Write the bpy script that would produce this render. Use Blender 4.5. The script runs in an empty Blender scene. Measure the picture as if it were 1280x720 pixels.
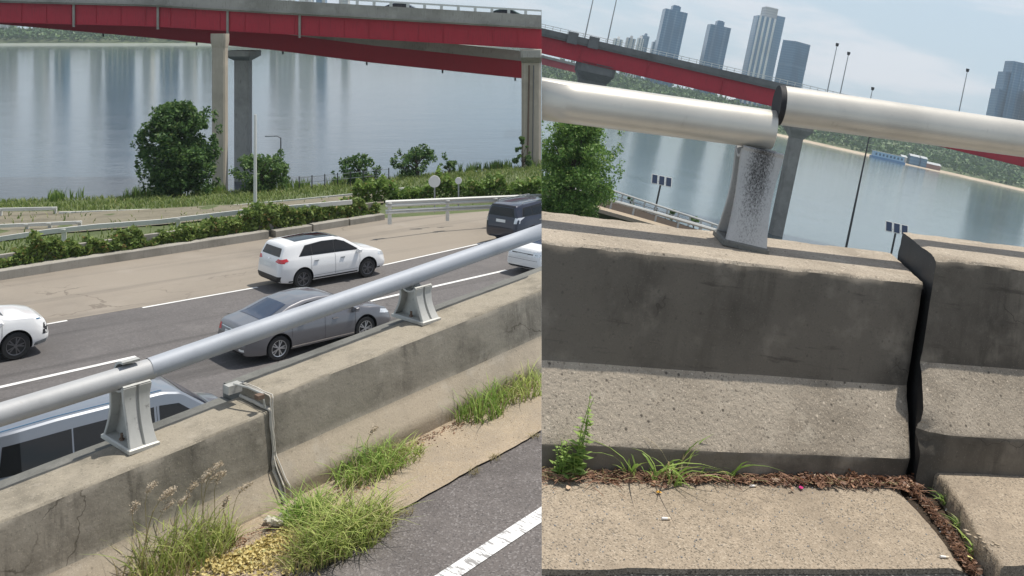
import bpy, bmesh, math, random
import numpy as np
from mathutils import Vector, Matrix, noise
from mathutils.bvhtree import BVHTree
R_ = math.radians
random.seed(7); rng = np.random.default_rng(7)
sc = bpy.context.scene; COL = sc.collection
# ---------------------------------------------------------------- camera
# The picture shows two places side by side, meeting at one upright line: a level one
# (frame 'L') and one on ground that leans and pitches a little (frame 'R').
ZC = 15.0; FPX = 1200.0; YH = 40.0; PX0 = 640.0; SEAM = 677.0
cd = bpy.data.cameras.new('camera'); cam = bpy.data.objects.new('camera', cd); COL.objects.link(cam)
cam.location = (0, 0, ZC); cam.rotation_euler = (R_(90), 0, 0)
cd.sensor_width = 36; cd.lens = 36 * FPX / 1280; cd.shift_y = -(360 - YH) / 1280
cd.clip_start = 0.05; cd.clip_end = 12000
sc.camera = cam
def ray(px, py): return Vector(((px - PX0) / FPX, 1, (YH - py) / FPX))
_U = ray(1002, 155).cross(ray(677, 83)).normalized()
_F = (Vector((0, 1, 0)) - _U * _U.y).normalized(); _Rt = _F.cross(_U)
ROT = {'L': Matrix.Identity(3), 'R': Matrix((_Rt, _F, _U)).transposed()}
FR = {k: Matrix.Translation((0, 0, ZC)) @ ROT[k].to_4x4() for k in 'LR'}
# ---------------------------------------------------------------- light
SUN = Vector((.352, .203, .915)).normalized()
sl = bpy.data.lights.new('sun', 'SUN'); sl.energy = 4.7; sl.angle = R_(.55); sl.color = (1, .95, .87)
so = bpy.data.objects.new('sun', sl); COL.objects.link(so); so.rotation_euler = SUN.to_track_quat('Z', 'Y').to_euler()
so.location = (0, 0, 60)
w = bpy.data.worlds.new('World'); sc.world = w; w.use_nodes = True
nt = w.node_tree; nt.nodes.clear()
def N(nt, t, **k):
    n = nt.nodes.new(t)
    for a, b in k.items():
        if a.startswith('i_'):
            key = a[2:]; key = int(key) if key.isdigit() else key.replace('_', ' ')
            n.inputs[key].default_value = b
        else: setattr(n, a, b)
    return n
out = N(nt, 'ShaderNodeOutputWorld'); bg = N(nt, 'ShaderNodeBackground', i_Strength=.10)
sky = N(nt, 'ShaderNodeTexSky', sky_type='NISHITA', sun_disc=False, air_density=1.2, dust_density=1.6, ozone_density=2.2)
tc = N(nt, 'ShaderNodeTexCoord')
sunR = ROT['R'].transposed() @ SUN
sky.sun_elevation = math.asin(sunR.z); sky.sun_rotation = math.atan2(sunR.x, sunR.y)
# the sky leans with frame R: direction -> frame R
def dotn(v):
    n = N(nt, 'ShaderNodeVectorMath', operation='DOT_PRODUCT'); nt.links.new(tc.outputs['Generated'], n.inputs[0]); n.inputs[1].default_value = v
    return n.outputs['Value']
cmb = N(nt, 'ShaderNodeCombineXYZ')
for i, v in enumerate((_Rt, _F, _U)): nt.links.new(dotn(v), cmb.inputs[i])
ab = N(nt, 'ShaderNodeVectorMath', operation='MAXIMUM'); ab.inputs[1].default_value = (-9, -9, .012)
nt.links.new(cmb.outputs[0], ab.inputs[0]); nt.links.new(ab.outputs[0], sky.inputs[0])
# thin high cloud
mp = N(nt, 'ShaderNodeMapping'); mp.inputs['Scale'].default_value = (2.2, 2.2, 11); mp.inputs['Location'].default_value = (.35, 0, .3)
nt.links.new(cmb.outputs[0], mp.inputs[0])
cn = N(nt, 'ShaderNodeTexNoise', i_Scale=1.6, i_Detail=6, i_Roughness=.55); nt.links.new(mp.outputs[0], cn.inputs['Vector'])
cr = N(nt, 'ShaderNodeMapRange', interpolation_type='SMOOTHSTEP'); cr.inputs[1].default_value = .44; cr.inputs[2].default_value = .62; cr.inputs[4].default_value = .6
nt.links.new(cn.outputs[0], cr.inputs[0])
hz = N(nt, 'ShaderNodeMix', data_type='RGBA'); hz.inputs['Factor'].default_value = .72
hz.inputs['B'].default_value = (6.0, 7.5, 8.8, 1); nt.links.new(sky.outputs[0], hz.inputs['A'])
szn = N(nt, 'ShaderNodeSeparateXYZ'); nt.links.new(cmb.outputs[0], szn.inputs[0])
hf = N(nt, 'ShaderNodeMapRange', interpolation_type='SMOOTHSTEP'); hf.inputs[1].default_value = .10; hf.inputs[2].default_value = .75; hf.inputs[3].default_value = .75; hf.inputs[4].default_value = .10
nt.links.new(szn.outputs[2], hf.inputs[0]); nt.links.new(hf.outputs[0], hz.inputs['Factor'])
mx = N(nt, 'ShaderNodeMix', data_type='RGBA'); mx.inputs['B'].default_value = (9.6, 9.2, 9.4, 1)
nt.links.new(cr.outputs[0], mx.inputs['Factor']); nt.links.new(hz.outputs['Result'], mx.inputs['A'])
nt.links.new(mx.outputs['Result'], bg.inputs[0]); nt.links.new(bg.outputs[0], out.inputs[0])
vs = sc.view_settings; vs.view_transform = 'Standard'; vs.look = 'None'; vs.exposure = 0.0; vs.gamma = 1; vs.use_curve_mapping = False
sc.cycles.max_bounces = 6; sc.cycles.transparent_max_bounces = 8; sc.cycles.volume_bounces = 0
sc.cycles.caustics_reflective = False; sc.cycles.caustics_refractive = False

# ================================================================ helpers
SIDE = {}                                                  # object -> frame it stands in
class MB:
    def __init__(s): s.v = []; s.f = []; s.m = []
    def add(s, vs, fs, mi=0):
        o = len(s.v); s.v += [tuple(p) for p in vs]; s.f += [tuple(i + o for i in f) for f in fs]; s.m += [mi] * len(fs); return s
    def box(s, c, d, mi=0, M=None):
        x, y, z = d[0] / 2, d[1] / 2, d[2] / 2
        P = [Vector((a * x, b * y, e * z)) for e in (-1, 1) for b in (-1, 1) for a in (-1, 1)]
        if M is not None: P = [M @ p for p in P]
        P = [p + Vector(c) for p in P]
        return s.add(P, [(0, 2, 3, 1), (4, 5, 7, 6), (0, 1, 5, 4), (1, 3, 7, 5), (3, 2, 6, 7), (2, 0, 4, 6)], mi)
    def tube(s, pts, rads, n=12, mi=0, cap=True):
        pts = [Vector(p) for p in pts]
        if not hasattr(rads, '__len__'): rads = [rads] * len(pts)
        o = len(s.v); k = len(pts)
        for i, p in enumerate(pts):
            t = (pts[min(i + 1, k - 1)] - pts[max(i - 1, 0)]).normalized()
            a = t.cross(Vector((0, 0, 1)) if abs(t.z) < .95 else Vector((1, 0, 0))).normalized(); b = a.cross(t)
            for j in range(n):
                q = 2 * math.pi * j / n; s.v.append(tuple(p + (a * math.cos(q) + b * math.sin(q)) * rads[i]))
        for i in range(k - 1):
            for j in range(n):
                s.f.append((o + i * n + j, o + i * n + (j + 1) % n, o + (i + 1) * n + (j + 1) % n, o + (i + 1) * n + j)); s.m.append(mi)
        if cap:
            s.f.append(tuple(o + j for j in range(n))[::-1]); s.m.append(mi)
            s.f.append(tuple(o + (k - 1) * n + j for j in range(n))); s.m.append(mi)
        return s
    def loft(s, secs, mi=0, closed=True, cap=True):
        o = len(s.v); n = len(secs[0])
        for q in secs: s.v += [tuple(p) for p in q]
        for i in range(len(secs) - 1):
            for j in range(n if closed else n - 1):
                s.f.append((o + i * n + j, o + i * n + (j + 1) % n, o + (i + 1) * n + (j + 1) % n, o + (i + 1) * n + j)); s.m.append(mi)
        if cap:
            s.f.append(tuple(o + j for j in range(n))[::-1]); s.m.append(mi)
            s.f.append(tuple(o + (len(secs) - 1) * n + j for j in range(n))); s.m.append(mi)
        return s
    def quads(s, Q, mi=0):                                  # Q: (n,4,3)
        o = len(s.v); n = len(Q); s.v += [tuple(p) for p in Q.reshape(-1, 3).tolist()]
        s.f += [(o + 4 * i, o + 4 * i + 1, o + 4 * i + 2, o + 4 * i + 3) for i in range(n)]; s.m += [mi] * n; return s
    def mesh(s, name, mats, smooth=None, fixn=False):
        me = bpy.data.meshes.new(name); me.from_pydata(s.v, [], s.f)
        for m in (mats if isinstance(mats, (list, tuple)) else [mats]): me.materials.append(m)
        me.polygons.foreach_set('material_index', s.m)
        if fixn:
            b = bmesh.new(); b.from_mesh(me); bmesh.ops.recalc_face_normals(b, faces=b.faces); b.to_mesh(me); b.free()
        if smooth is not None:
            me.polygons.foreach_set('use_smooth', [True] * len(me.polygons))
            me.set_sharp_from_angle(angle=R_(smooth))
        me.update(); return me
def tag(o, label=None, cat=None, group=None, kind=None):
    if label: o['label'] = label
    if cat: o['category'] = cat
    if group: o['group'] = group
    if kind: o['kind'] = kind
    return o
def LM(loc=(0, 0, 0), rz=0, rx=0, ry=0, s=1):
    return Matrix.Translation(loc) @ Matrix.Rotation(rz, 4, 'Z') @ Matrix.Rotation(ry, 4, 'Y') @ Matrix.Rotation(rx, 4, 'X') @ Matrix.Scale(s, 4)
def empty(name, side, M, label, cat, group=None):
    o = bpy.data.objects.new(name, None); COL.objects.link(o); o.matrix_world = FR[side] @ M; SIDE[o.name] = side; o.empty_display_size = .1
    return tag(o, label, cat, group)
def put(name, me, side='L', parent=None, M=None):
    if isinstance(me, tuple): me = me[0].mesh(name, *me[1:])
    o = bpy.data.objects.new(name, me); COL.objects.link(o); M = M or Matrix.Identity(4)
    if parent is not None: o.parent = parent; o.matrix_basis = M
    else: o.matrix_world = FR[side] @ M; SIDE[o.name] = side
    return o
def copytree(o, parent=None):
    c = o.copy(); COL.objects.link(c); c.parent = parent
    if o.name in SIDE: SIDE[c.name] = SIDE[o.name]
    for ch in list(o.children): copytree(ch, c)
    return c
def rs(side, px, py): return ROT[side].transposed() @ ray(px, py)
def atz(side, px, py, z): r = rs(side, px, py); return r * (z / r.z)
def atd(side, px, py, d): r = rs(side, px, py); return r * (d / r.y)
RH, RS = -8.5, .0155                                       # the lower road falls gently towards the river
def G(px, py, dz=0):
    r = ray(px, py); return r * ((RH + dz) / (r.z + RS * r.y))
def rz_(y): return RH - RS * y
class Strip:                                               # a road edge running straight in one frame
    def __init__(s, side, VP, x0, y0, h):
        s.side = side; d = rs(side, *VP).normalized(); s.D = d
        s.Dh = Vector((d.x, d.y, 0)); s.g = d.z / s.Dh.length; s.Dh.normalize(); s.S = Vector((-s.Dh.y, s.Dh.x, 0))
        s.P = atz(side, x0, y0, -h); s.head = math.atan2(s.Dh.y, s.Dh.x); s.M = LM(s.P, s.head)
    def _s(s, px, py, O, a, b):
        r = rs(s.side, px, py); A = Matrix((a, b, -r)).transposed(); return A.inverted() @ (-O)
    def onz(s, px, py, z):
        q = s._s(px, py, s.P + Vector((0, 0, z)), Vector((s.Dh.x, s.Dh.y, s.g)), s.S); return q[0], q[1]
    def ons(s, px, py, ss):
        q = s._s(px, py, s.P + s.S * ss, Vector((s.Dh.x, s.Dh.y, s.g)), Vector((0, 0, 1))); return q[0], q[1]
    def p(s, t, ss, z): return Vector((t, ss, z + s.g * t))  # local coordinates under s.M
SR = Strip('R', (4400, 709), 830, 597, 1.55)
SL = Strip('L', (1738, -56), 500, 560, 3.2)
def nz(x, y=0, z=0, o=3): return noise.fractal(Vector((x, y, z)), 1.0, 2.0, o)

# ================================================================ materials
def mat(name, col=(.5, .5, .5), rough=.6, metal=0, spec=.5, **k):
    m = bpy.data.materials.new(name); m.use_nodes = True; b = m.node_tree.nodes['Principled BSDF']
    b.inputs['Base Color'].default_value = (*col, 1); b.inputs['Roughness'].default_value = rough
    b.inputs['Metallic'].default_value = metal; b.inputs['Specular IOR Level'].default_value = spec
    for a, v in k.items(): b.inputs[a.replace('_', ' ')].default_value = v
    return m
def cmix(t, a, b, fac, mode='MIX'):
    n = N(t, 'ShaderNodeMix', data_type='RGBA', blend_type=mode)
    for s, v in (('A', a), ('B', b), ('Factor', fac)):
        if isinstance(v, (int, float)): n.inputs[s].default_value = v
        elif isinstance(v, tuple): n.inputs[s].default_value = (*v, 1)
        else: t.links.new(v, n.inputs[s])
    return n.outputs['Result']
def tnoise(t, scale, detail=4, rough=.6, vec=None, sc3=None, lo=None, hi=None, amp=1):
    n = N(t, 'ShaderNodeTexNoise', i_Scale=scale, i_Detail=detail, i_Roughness=rough)
    if vec is None:
        vec = t.nodes.get('TC') or N(t, 'ShaderNodeTexCoord', name='TC'); vec = vec.outputs['Object']
    if sc3:
        mpn = N(t, 'ShaderNodeMapping'); mpn.inputs['Scale'].default_value = sc3; t.links.new(vec, mpn.inputs[0]); vec = mpn.outputs[0]
    t.links.new(vec, n.inputs['Vector'])
    if lo is None: return n.outputs[0]
    r = N(t, 'ShaderNodeMapRange', interpolation_type='SMOOTHSTEP'); r.inputs[1].default_value = lo; r.inputs[2].default_value = hi; r.inputs[4].default_value = amp
    t.links.new(n.outputs[0], r.inputs[0]); return r.outputs[0]
def vor(t, scale, lo, hi, amp=1, feat='F1'):
    tcn = t.nodes.get('TC') or N(t, 'ShaderNodeTexCoord', name='TC')
    n = N(t, 'ShaderNodeTexVoronoi', i_Scale=scale, feature=feat); t.links.new(tcn.outputs['Object'], n.inputs['Vector'])
    r = N(t, 'ShaderNodeMapRange', interpolation_type='SMOOTHSTEP'); r.inputs[1].default_value = lo; r.inputs[2].default_value = hi; r.inputs[3].default_value = amp; r.inputs[4].default_value = 0
    t.links.new(n.outputs['Distance'], r.inputs[0]); return r.outputs[0], n
def bump(t, h, strength, dist, prev=None):
    b = N(t, 'ShaderNodeBump', i_Strength=strength, i_Distance=dist); t.links.new(h, b.inputs['Height'])
    if prev is not None: t.links.new(prev, b.inputs['Normal'])
    return b.outputs[0]
def mul(t, a, b):
    k = N(t, 'ShaderNodeMath', operation='MULTIPLY'); t.links.new(a, k.inputs[0]); t.links.new(b, k.inputs[1]); return k.outputs[0]
def concrete(name, base, dark=None, light=None, patch=1.2, streak=0, speck=.5, bumps=.6, pits=.5, fine=60, rough=.9, bd=.004):
    m = mat(name, base, rough, spec=.25); t = m.node_tree; b = t.nodes['Principled BSDF']
    dark = dark or tuple(c * .55 for c in base); light = light or tuple(min(1, c * 1.3) for c in base)
    c = cmix(t, base, dark, tnoise(t, patch, 6, .62, lo=.42, hi=.72, amp=.75))
    c = cmix(t, c, light, tnoise(t, patch * 2.7, 5, .6, lo=.52, hi=.75, amp=.55))
    if streak:
        c = cmix(t, c, tuple(x * .45 for x in base), tnoise(t, 1, 5, .6, sc3=(14, 3, 1.1), lo=.50, hi=.7, amp=streak) if streak < .3 else mul(t, tnoise(t, 1, 6, .65, sc3=(11, 3, 1.6), lo=.48, hi=.70, amp=streak * 1.2), tnoise(t, 1.1, 4, .6, lo=.42, hi=.62)))
    c = cmix(t, c, tuple(x * .35 for x in base), tnoise(t, fine * 2.2, 3, .7, lo=.56, hi=.68, amp=speck))
    c = cmix(t, c, tuple(min(1, x * 1.7) for x in base), tnoise(t, fine * 3.1, 2, .7, lo=.6, hi=.7, amp=speck))
    pv, _ = vor(t, fine * .33, .05, .13, pits); c = cmix(t, c, tuple(x * .3 for x in base), pv)
    if pits >= 1:
        pv2 = mul(t, vor(t, fine * .9, .12, .30, .8)[0], tnoise(t, 7, 3, .6, lo=.46, hi=.60)); c = cmix(t, c, tuple(x * .45 for x in base), pv2)
        pv3 = mul(t, vor(t, fine * .55, .10, .2, .7)[0], tnoise(t, 4.3, 3, .6, lo=.5, hi=.62)); c = cmix(t, c, tuple(min(1, x * 1.75) for x in base), pv3)
    t.links.new(c, b.inputs['Base Color'])
    n1 = bump(t, tnoise(t, fine, 6, .7), bumps, bd); n2 = bump(t, tnoise(t, patch * 3, 4), .35, .02, n1)
    t.links.new(n2, b.inputs['Normal']); return m
def aggregate(name, base, fine=120, rough=.85, cols=((.45, .42, .38), (.05, .05, .05)), amp=.8, patch=.8, dark=None, bd=.004):
    m = mat(name, base, rough, spec=.3); t = m.node_tree; b = t.nodes['Principled BSDF']
    tcn = t.nodes.get('TC') or N(t, 'ShaderNodeTexCoord', name='TC')
    v = N(t, 'ShaderNodeTexVoronoi', i_Scale=fine); t.links.new(tcn.outputs['Object'], v.inputs['Vector'])
    sp = N(t, 'ShaderNodeSeparateColor'); t.links.new(v.outputs['Color'], sp.inputs[0])
    def thr(o, a, q, am):
        r = N(t, 'ShaderNodeMapRange'); r.inputs[1].default_value = a; r.inputs[2].default_value = q; r.inputs[4].default_value = am; t.links.new(o, r.inputs[0]); return r.outputs[0]
    c = cmix(t, base, cols[0], thr(sp.outputs[0], .72, .95, amp)); c = cmix(t, c, cols[1], thr(sp.outputs[1], .7, .95, amp))
    c = cmix(t, c, dark or tuple(x * .55 for x in base), tnoise(t, patch, 6, .65, lo=.45, hi=.72, amp=.6))
    c = cmix(t, c, tuple(min(1, x * 1.5) for x in base), tnoise(t, patch * 3.3, 6, .65, lo=.5, hi=.75, amp=.4))
    t.links.new(c, b.inputs['Base Color'])
    n1 = bump(t, v.outputs['Distance'], .6, bd); n2 = bump(t, tnoise(t, fine * .6, 5, .7), .5, bd, n1)
    t.links.new(n2, b.inputs['Normal']); return m
def painted(name, col, wear=.3, wearcol=(.25, .22, .19), rough=.5, metal=0, scale=2, streak=.2, fine=18, spec=.5):
    m = mat(name, col, rough, metal, spec); t = m.node_tree; b = t.nodes['Principled BSDF']
    c = cmix(t, col, wearcol, tnoise(t, fine, 6, .7, lo=.6, hi=.72, amp=wear))
    c = cmix(t, c, tuple(x * .6 for x in col), tnoise(t, scale, 5, .6, lo=.45, hi=.75, amp=wear))
    if streak: c = cmix(t, c, tuple(x * .5 for x in col), tnoise(t, 1, 5, .6, sc3=(9, 9, .8), lo=.5, hi=.72, amp=streak))
    t.links.new(c, b.inputs['Base Color']); t.links.new(bump(t, tnoise(t, fine * 2, 4), .15, .003), b.inputs['Normal']); return m
def leafmat(name, a, b2, c3=None, rough=.55, trans=.35):
    m = mat(name, a, rough, spec=.3); t = m.node_tree; b = t.nodes['Principled BSDF']; o = t.nodes['Material Output']
    g = N(t, 'ShaderNodeNewGeometry'); cr_ = N(t, 'ShaderNodeValToRGB'); e = cr_.color_ramp.elements
    e[0].color = (*a, 1); e[1].color = (*b2, 1)
    if c3: k = cr_.color_ramp.elements.new(.93); k.color = (*b2, 1); e[-1].color = (*c3, 1)
    t.links.new(g.outputs['Random Per Island'], cr_.inputs[0]); t.links.new(cr_.outputs[0], b.inputs['Base Color'])
    tr = N(t, 'ShaderNodeBsdfTranslucent'); t.links.new(cr_.outputs[0], tr.inputs[0])
    ms = N(t, 'ShaderNodeMixShader'); ms.inputs[0].default_value = trans
    t.links.new(b.outputs[0], ms.inputs[1]); t.links.new(tr.outputs[0], ms.inputs[2]); t.links.new(ms.outputs[0], o.inputs[0]); return m
def water(name, col, b1, b2, sx, sy):
    m = mat(name, col, .06, spec=.5, IOR=1.33); t = m.node_tree; b = t.nodes['Principled BSDF']
    h = tnoise(t, 1, 6, .65, sc3=(sx, sy, 1)); h2 = tnoise(t, 1, 3, .5, sc3=(sx * .06, sy * .09, 1))
    n1 = bump(t, h, b1, .5); n2 = bump(t, h2, b2, 4, n1); t.links.new(n2, b.inputs['Normal'])
    c = cmix(t, col, tuple(x * 1.25 for x in col), tnoise(t, 1, 5, .6, sc3=(.012, .012, 1), lo=.4, hi=.65, amp=.8)); t.links.new(c, b.inputs['Base Color'])
    r = N(t, 'ShaderNodeMapRange'); r.inputs[3].default_value = .03; r.inputs[4].default_value = .12; t.links.new(tnoise(t, 1, 4, .6, sc3=(.02, .006, 1)), r.inputs[0]); t.links.new(r.outputs[0], b.inputs['Roughness'])
    return m
m_waterL = water('river_water', (.022, .04, .058), .07, .028, .55, .8)
m_waterR = water('river_water_pale', (.09, .125, .13), .09, .035, .6, .9)
m_conR_up = concrete('barrier_concrete_smooth_shaded', (.155, .135, .108), dark=(.04, .035, .028), light=(.32, .28, .225), patch=1.35, streak=.6, speck=.30, bumps=.35, pits=.35, fine=45)  # mouldy smooth faces, darkened further so the colour carries part of their shade
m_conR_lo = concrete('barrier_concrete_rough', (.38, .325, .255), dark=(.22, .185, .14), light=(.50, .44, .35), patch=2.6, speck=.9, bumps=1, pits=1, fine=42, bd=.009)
m_conR_side = aggregate('gutter_concrete', (.32, .26, .19), fine=170, cols=((.45, .38, .29), (.10, .085, .065)), amp=.85, patch=2.4, dark=(.21, .17, .125))
m_asphR = aggregate('asphalt_close', (.030, .029, .029), fine=130, cols=((.22, .21, .20), (.012, .012, .012)), patch=1.5, bd=.008)
m_conL_up = concrete('old_barrier_face', (.27, .245, .20), dark=(.12, .108, .088), light=(.37, .34, .285), patch=2.3, streak=.75, speck=.4, bumps=.6, pits=.15, fine=30)
m_conL_lo = concrete('old_barrier_skirt', (.37, .315, .24), dark=(.25, .22, .175), light=(.43, .39, .33), patch=1.4, streak=.15, speck=.45, bumps=.8, pits=.4, fine=36)
m_conL_top = concrete('old_barrier_cap', (.31, .275, .215), dark=(.15, .135, .105), light=(.38, .34, .28), patch=3.5, speck=.5, bumps=.9, pits=.4, fine=30)
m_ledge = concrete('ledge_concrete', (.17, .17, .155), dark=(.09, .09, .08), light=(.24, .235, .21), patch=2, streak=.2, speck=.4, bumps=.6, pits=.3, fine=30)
m_gutL = aggregate('gutter_concrete_dusty', (.35, .28, .195), fine=95, cols=((.45, .39, .31), (.22, .19, .15)), amp=.5, patch=1.2, dark=(.27, .23, .18))
m_asphL = aggregate('asphalt_deck', (.145, .13, .122), fine=85, cols=((.30, .28, .27), (.06, .055, .055)), amp=.55, patch=.7, bd=.005)
m_road = aggregate('asphalt_road', (.135, .125, .12), fine=22, cols=((.2, .19, .18), (.08, .075, .075)), amp=.45, patch=.16, dark=(.085, .08, .078), bd=.004)
m_shoulder = concrete('shoulder_concrete', (.275, .24, .195), dark=(.20, .175, .145), light=(.32, .285, .24), patch=.16, speck=.15, bumps=.2, pits=0, fine=12)
m_kerb = concrete('kerb_concrete', (.34, .32, .28), dark=(.17, .16, .13), patch=.5, streak=.2, speck=.3, fine=14)
m_paintline = painted('road_paint', (.72, .71, .68), wear=.5, wearcol=(.2, .19, .18), rough=.7, scale=1.5, streak=0, fine=9)
m_alu = painted('cast_metal_old', (.46, .46, .43), wear=.6, wearcol=(.12, .11, .10), rough=.55, metal=.25, scale=5, streak=.35, fine=26)
m_dirtmetal = painted('cast_metal_mouldy', (.36, .365, .37), wear=.9, wearcol=(.035, .033, .033), rough=.8, scale=7, streak=.9, fine=60, spec=.2)
m_post = painted('mouldy_post_paint', (.46, .46, .45), wear=.3, wearcol=(.035, .033, .033), rough=.8, scale=7, streak=.3, fine=60, spec=.2)
_t = m_post.node_tree; _b = _t.nodes['Principled BSDF']; _l = _b.inputs['Base Color'].links[0].from_socket
_x = N(_t, 'ShaderNodeSeparateXYZ'); _t.links.new(_t.nodes['TC'].outputs['Object'], _x.inputs[0])
_a = N(_t, 'ShaderNodeMath', operation='ABSOLUTE'); _t.links.new(_x.outputs[0], _a.inputs[0])
_r = N(_t, 'ShaderNodeMapRange', interpolation_type='SMOOTHSTEP'); _r.inputs[1].default_value = .015; _r.inputs[2].default_value = .10; _r.inputs[3].default_value = .30; _r.inputs[4].default_value = 0; _t.links.new(_a.outputs[0], _r.inputs[0])
_z = N(_t, 'ShaderNodeMapRange', interpolation_type='SMOOTHSTEP'); _z.inputs[1].default_value = .03; _z.inputs[2].default_value = .40; _z.inputs[3].default_value = .35; _z.inputs[4].default_value = 1.0; _t.links.new(_x.outputs[2], _z.inputs[0])
_m = N(_t, 'ShaderNodeMath', operation='MULTIPLY'); _t.links.new(_r.outputs[0], _m.inputs[0]); _t.links.new(_z.outputs[0], _m.inputs[1])
_s = N(_t, 'ShaderNodeMath', operation='ADD'); _t.links.new(_m.outputs[0], _s.inputs[0]); _t.links.new(tnoise(_t, 1, 7, .75, sc3=(150, 150, 90)), _s.inputs[1])
_q = N(_t, 'ShaderNodeMapRange', interpolation_type='SMOOTHSTEP'); _q.inputs[1].default_value = .54; _q.inputs[2].default_value = .92; _q.inputs[4].default_value = .95; _t.links.new(_s.outputs[0], _q.inputs[0])
_t.links.new(cmix(_t, _l, (.02, .018, .018), _q.outputs[0]), _b.inputs['Base Color'])
m_rust = painted('rusty_metal', (.16, .11, .08), wear=.6, wearcol=(.05, .035, .03), rough=.9, fine=30)
m_pipeL = painted('galvanised_pipe', (.36, .385, .42), wear=.35, wearcol=(.22, .23, .24), rough=.62, metal=.15, scale=2.5, streak=0, fine=30)
m_pipeL2 = painted('galvanised_pipe_warm', (.395, .40, .40), wear=.4, wearcol=(.27, .25, .21), rough=.62, metal=.15, scale=2.5, streak=0, fine=30)
m_pipeR = painted('painted_steel_pipe', (.60, .57, .50), wear=.35, wearcol=(.40, .36, .30), rough=.36, metal=.35, scale=2.2, streak=0, fine=16)
m_black = mat('black_rubber', (.012, .012, .013), .7); m_seal = painted('joint_sealant', (.026, .026, .027), wear=.9, wearcol=(.20, .20, .19), rough=.6, scale=9, streak=.5, fine=45)
m_red = painted('red_girder_paint', (.42, .010, .028), wear=.45, wearcol=(.22, .05, .04), rough=.55, scale=.25, streak=.6, fine=2.5)
m_redd = painted('red_paint_faded', (.42, .09, .10), wear=.3, wearcol=(.4, .25, .24), rough=.6, scale=.3, streak=.3, fine=2)
m_redr = painted('red_paint_shaded', (.36, .010, .024), wear=.3, wearcol=(.12, .02, .02), rough=.6, scale=.25, streak=.3, fine=2.5)  # girder red made darker: shade under the bridge put into the colour
m_brc = concrete('bridge_concrete', (.36, .34, .30), dark=(.20, .19, .16), patch=.25, streak=.6, speck=.1, bumps=.3, pits=0, fine=5)
m_brcd = concrete('bridge_concrete_dark', (.17, .17, .165), dark=(.085, .085, .08), patch=.3, streak=.5, speck=.1, bumps=.3, pits=0, fine=5)
m_pier = concrete('pier_concrete', (.44, .385, .31), dark=(.33, .29, .23), patch=.3, streak=.25, speck=.1, bumps=.2, pits=0, fine=5)
m_rail = painted('white_rail_paint', (.62, .62, .58), wear=.3, rough=.5, scale=1, streak=.1, fine=4)
m_grey = mat('grey_steel', (.30, .32, .33), .5, .5); m_dk = mat('dark_steel', (.05, .05, .055), .55, .3)
m_leaf = leafmat('tree_leaves', (.025, .075, .022), (.13, .22, .06), (.26, .32, .12)); m_leaf2 = leafmat('shrub_leaves', (.05, .12, .035), (.18, .27, .08))
m_leafR = leafmat('bright_tree_leaves', (.06, .15, .03), (.22, .34, .08), (.36, .44, .14))
m_ivy = leafmat('ivy_leaves', (.09, .16, .035), (.26, .33, .09), (.36, .22, .10)); m_ivy2 = leafmat('creeper_leaves', (.09, .17, .03), (.24, .34, .08), (.34, .26, .10))
m_grass = leafmat('grass_blades', (.22, .31, .07), (.52, .58, .18), (.60, .52, .28)); m_grassd = leafmat('dry_grass', (.30, .25, .12), (.46, .40, .22))
m_grassg = leafmat('green_grass_blades', (.17, .30, .055), (.42, .55, .15)); m_bankgrass = leafmat('bank_grass_blades', (.09, .15, .035), (.26, .31, .09), (.36, .32, .16)); m_seed = leafmat('seed_heads', (.46, .38, .27), (.62, .54, .42))
m_bank = concrete('grassy_soil', (.10, .125, .05), dark=(.06, .08, .03), light=(.18, .18, .09), patch=.25, speck=.4, bumps=.8, pits=0, fine=3)
m_bark = concrete('bark', (.11, .085, .065), patch=3, streak=.5, speck=.3, fine=14)
m_soil = concrete('brown_soil', (.20, .18, .13), patch=.6, speck=.4, fine=10)
m_dsoilshade = concrete('dark_soil_path_shade', (.05, .036, .024), patch=3, speck=.6, fine=60)
m_litter = leafmat('dead_leaves', (.10, .045, .028), (.46, .27, .17), (.66, .54, .40), trans=.15); m_yellow = leafmat('yellow_petals', (.46, .35, .11), (.68, .58, .27), (.35, .36, .14), trans=.15)
m_litterd = leafmat('dead_leaves_dark', (.07, .035, .02), (.28, .15, .09), (.5, .4, .3), trans=.1)
m_white = mat('white_paper', (.80, .78, .74), .7); m_filter = mat('filter_tip', (.75, .62, .45), .8)
m_glassdk = mat('car_glass_dark', (.008, .009, .010), .04, spec=.45); m_glassbl = mat('car_glass_blue', (.022, .032, .06), .08, spec=.9)
m_tyre = mat('tyre_rubber', (.018, .018, .018), .8); m_rim = mat('alloy_rim', (.55, .56, .57), .3, .85); m_rimd = mat('dark_alloy', (.16, .16, .17), .35, .8)
m_chrome = mat('chrome', (.8, .8, .8), .12, 1); m_plas = mat('black_plastic', (.02, .02, .021), .55)
m_tail = mat('tail_lamp_red', (.55, .01, .015), .15, Coat_Weight=1.0); m_head = mat('lamp_lens', (.72, .74, .76), .1, .3, Coat_Weight=1.0); m_plate = mat('number_plate', (.75, .76, .74), .4)
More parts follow.
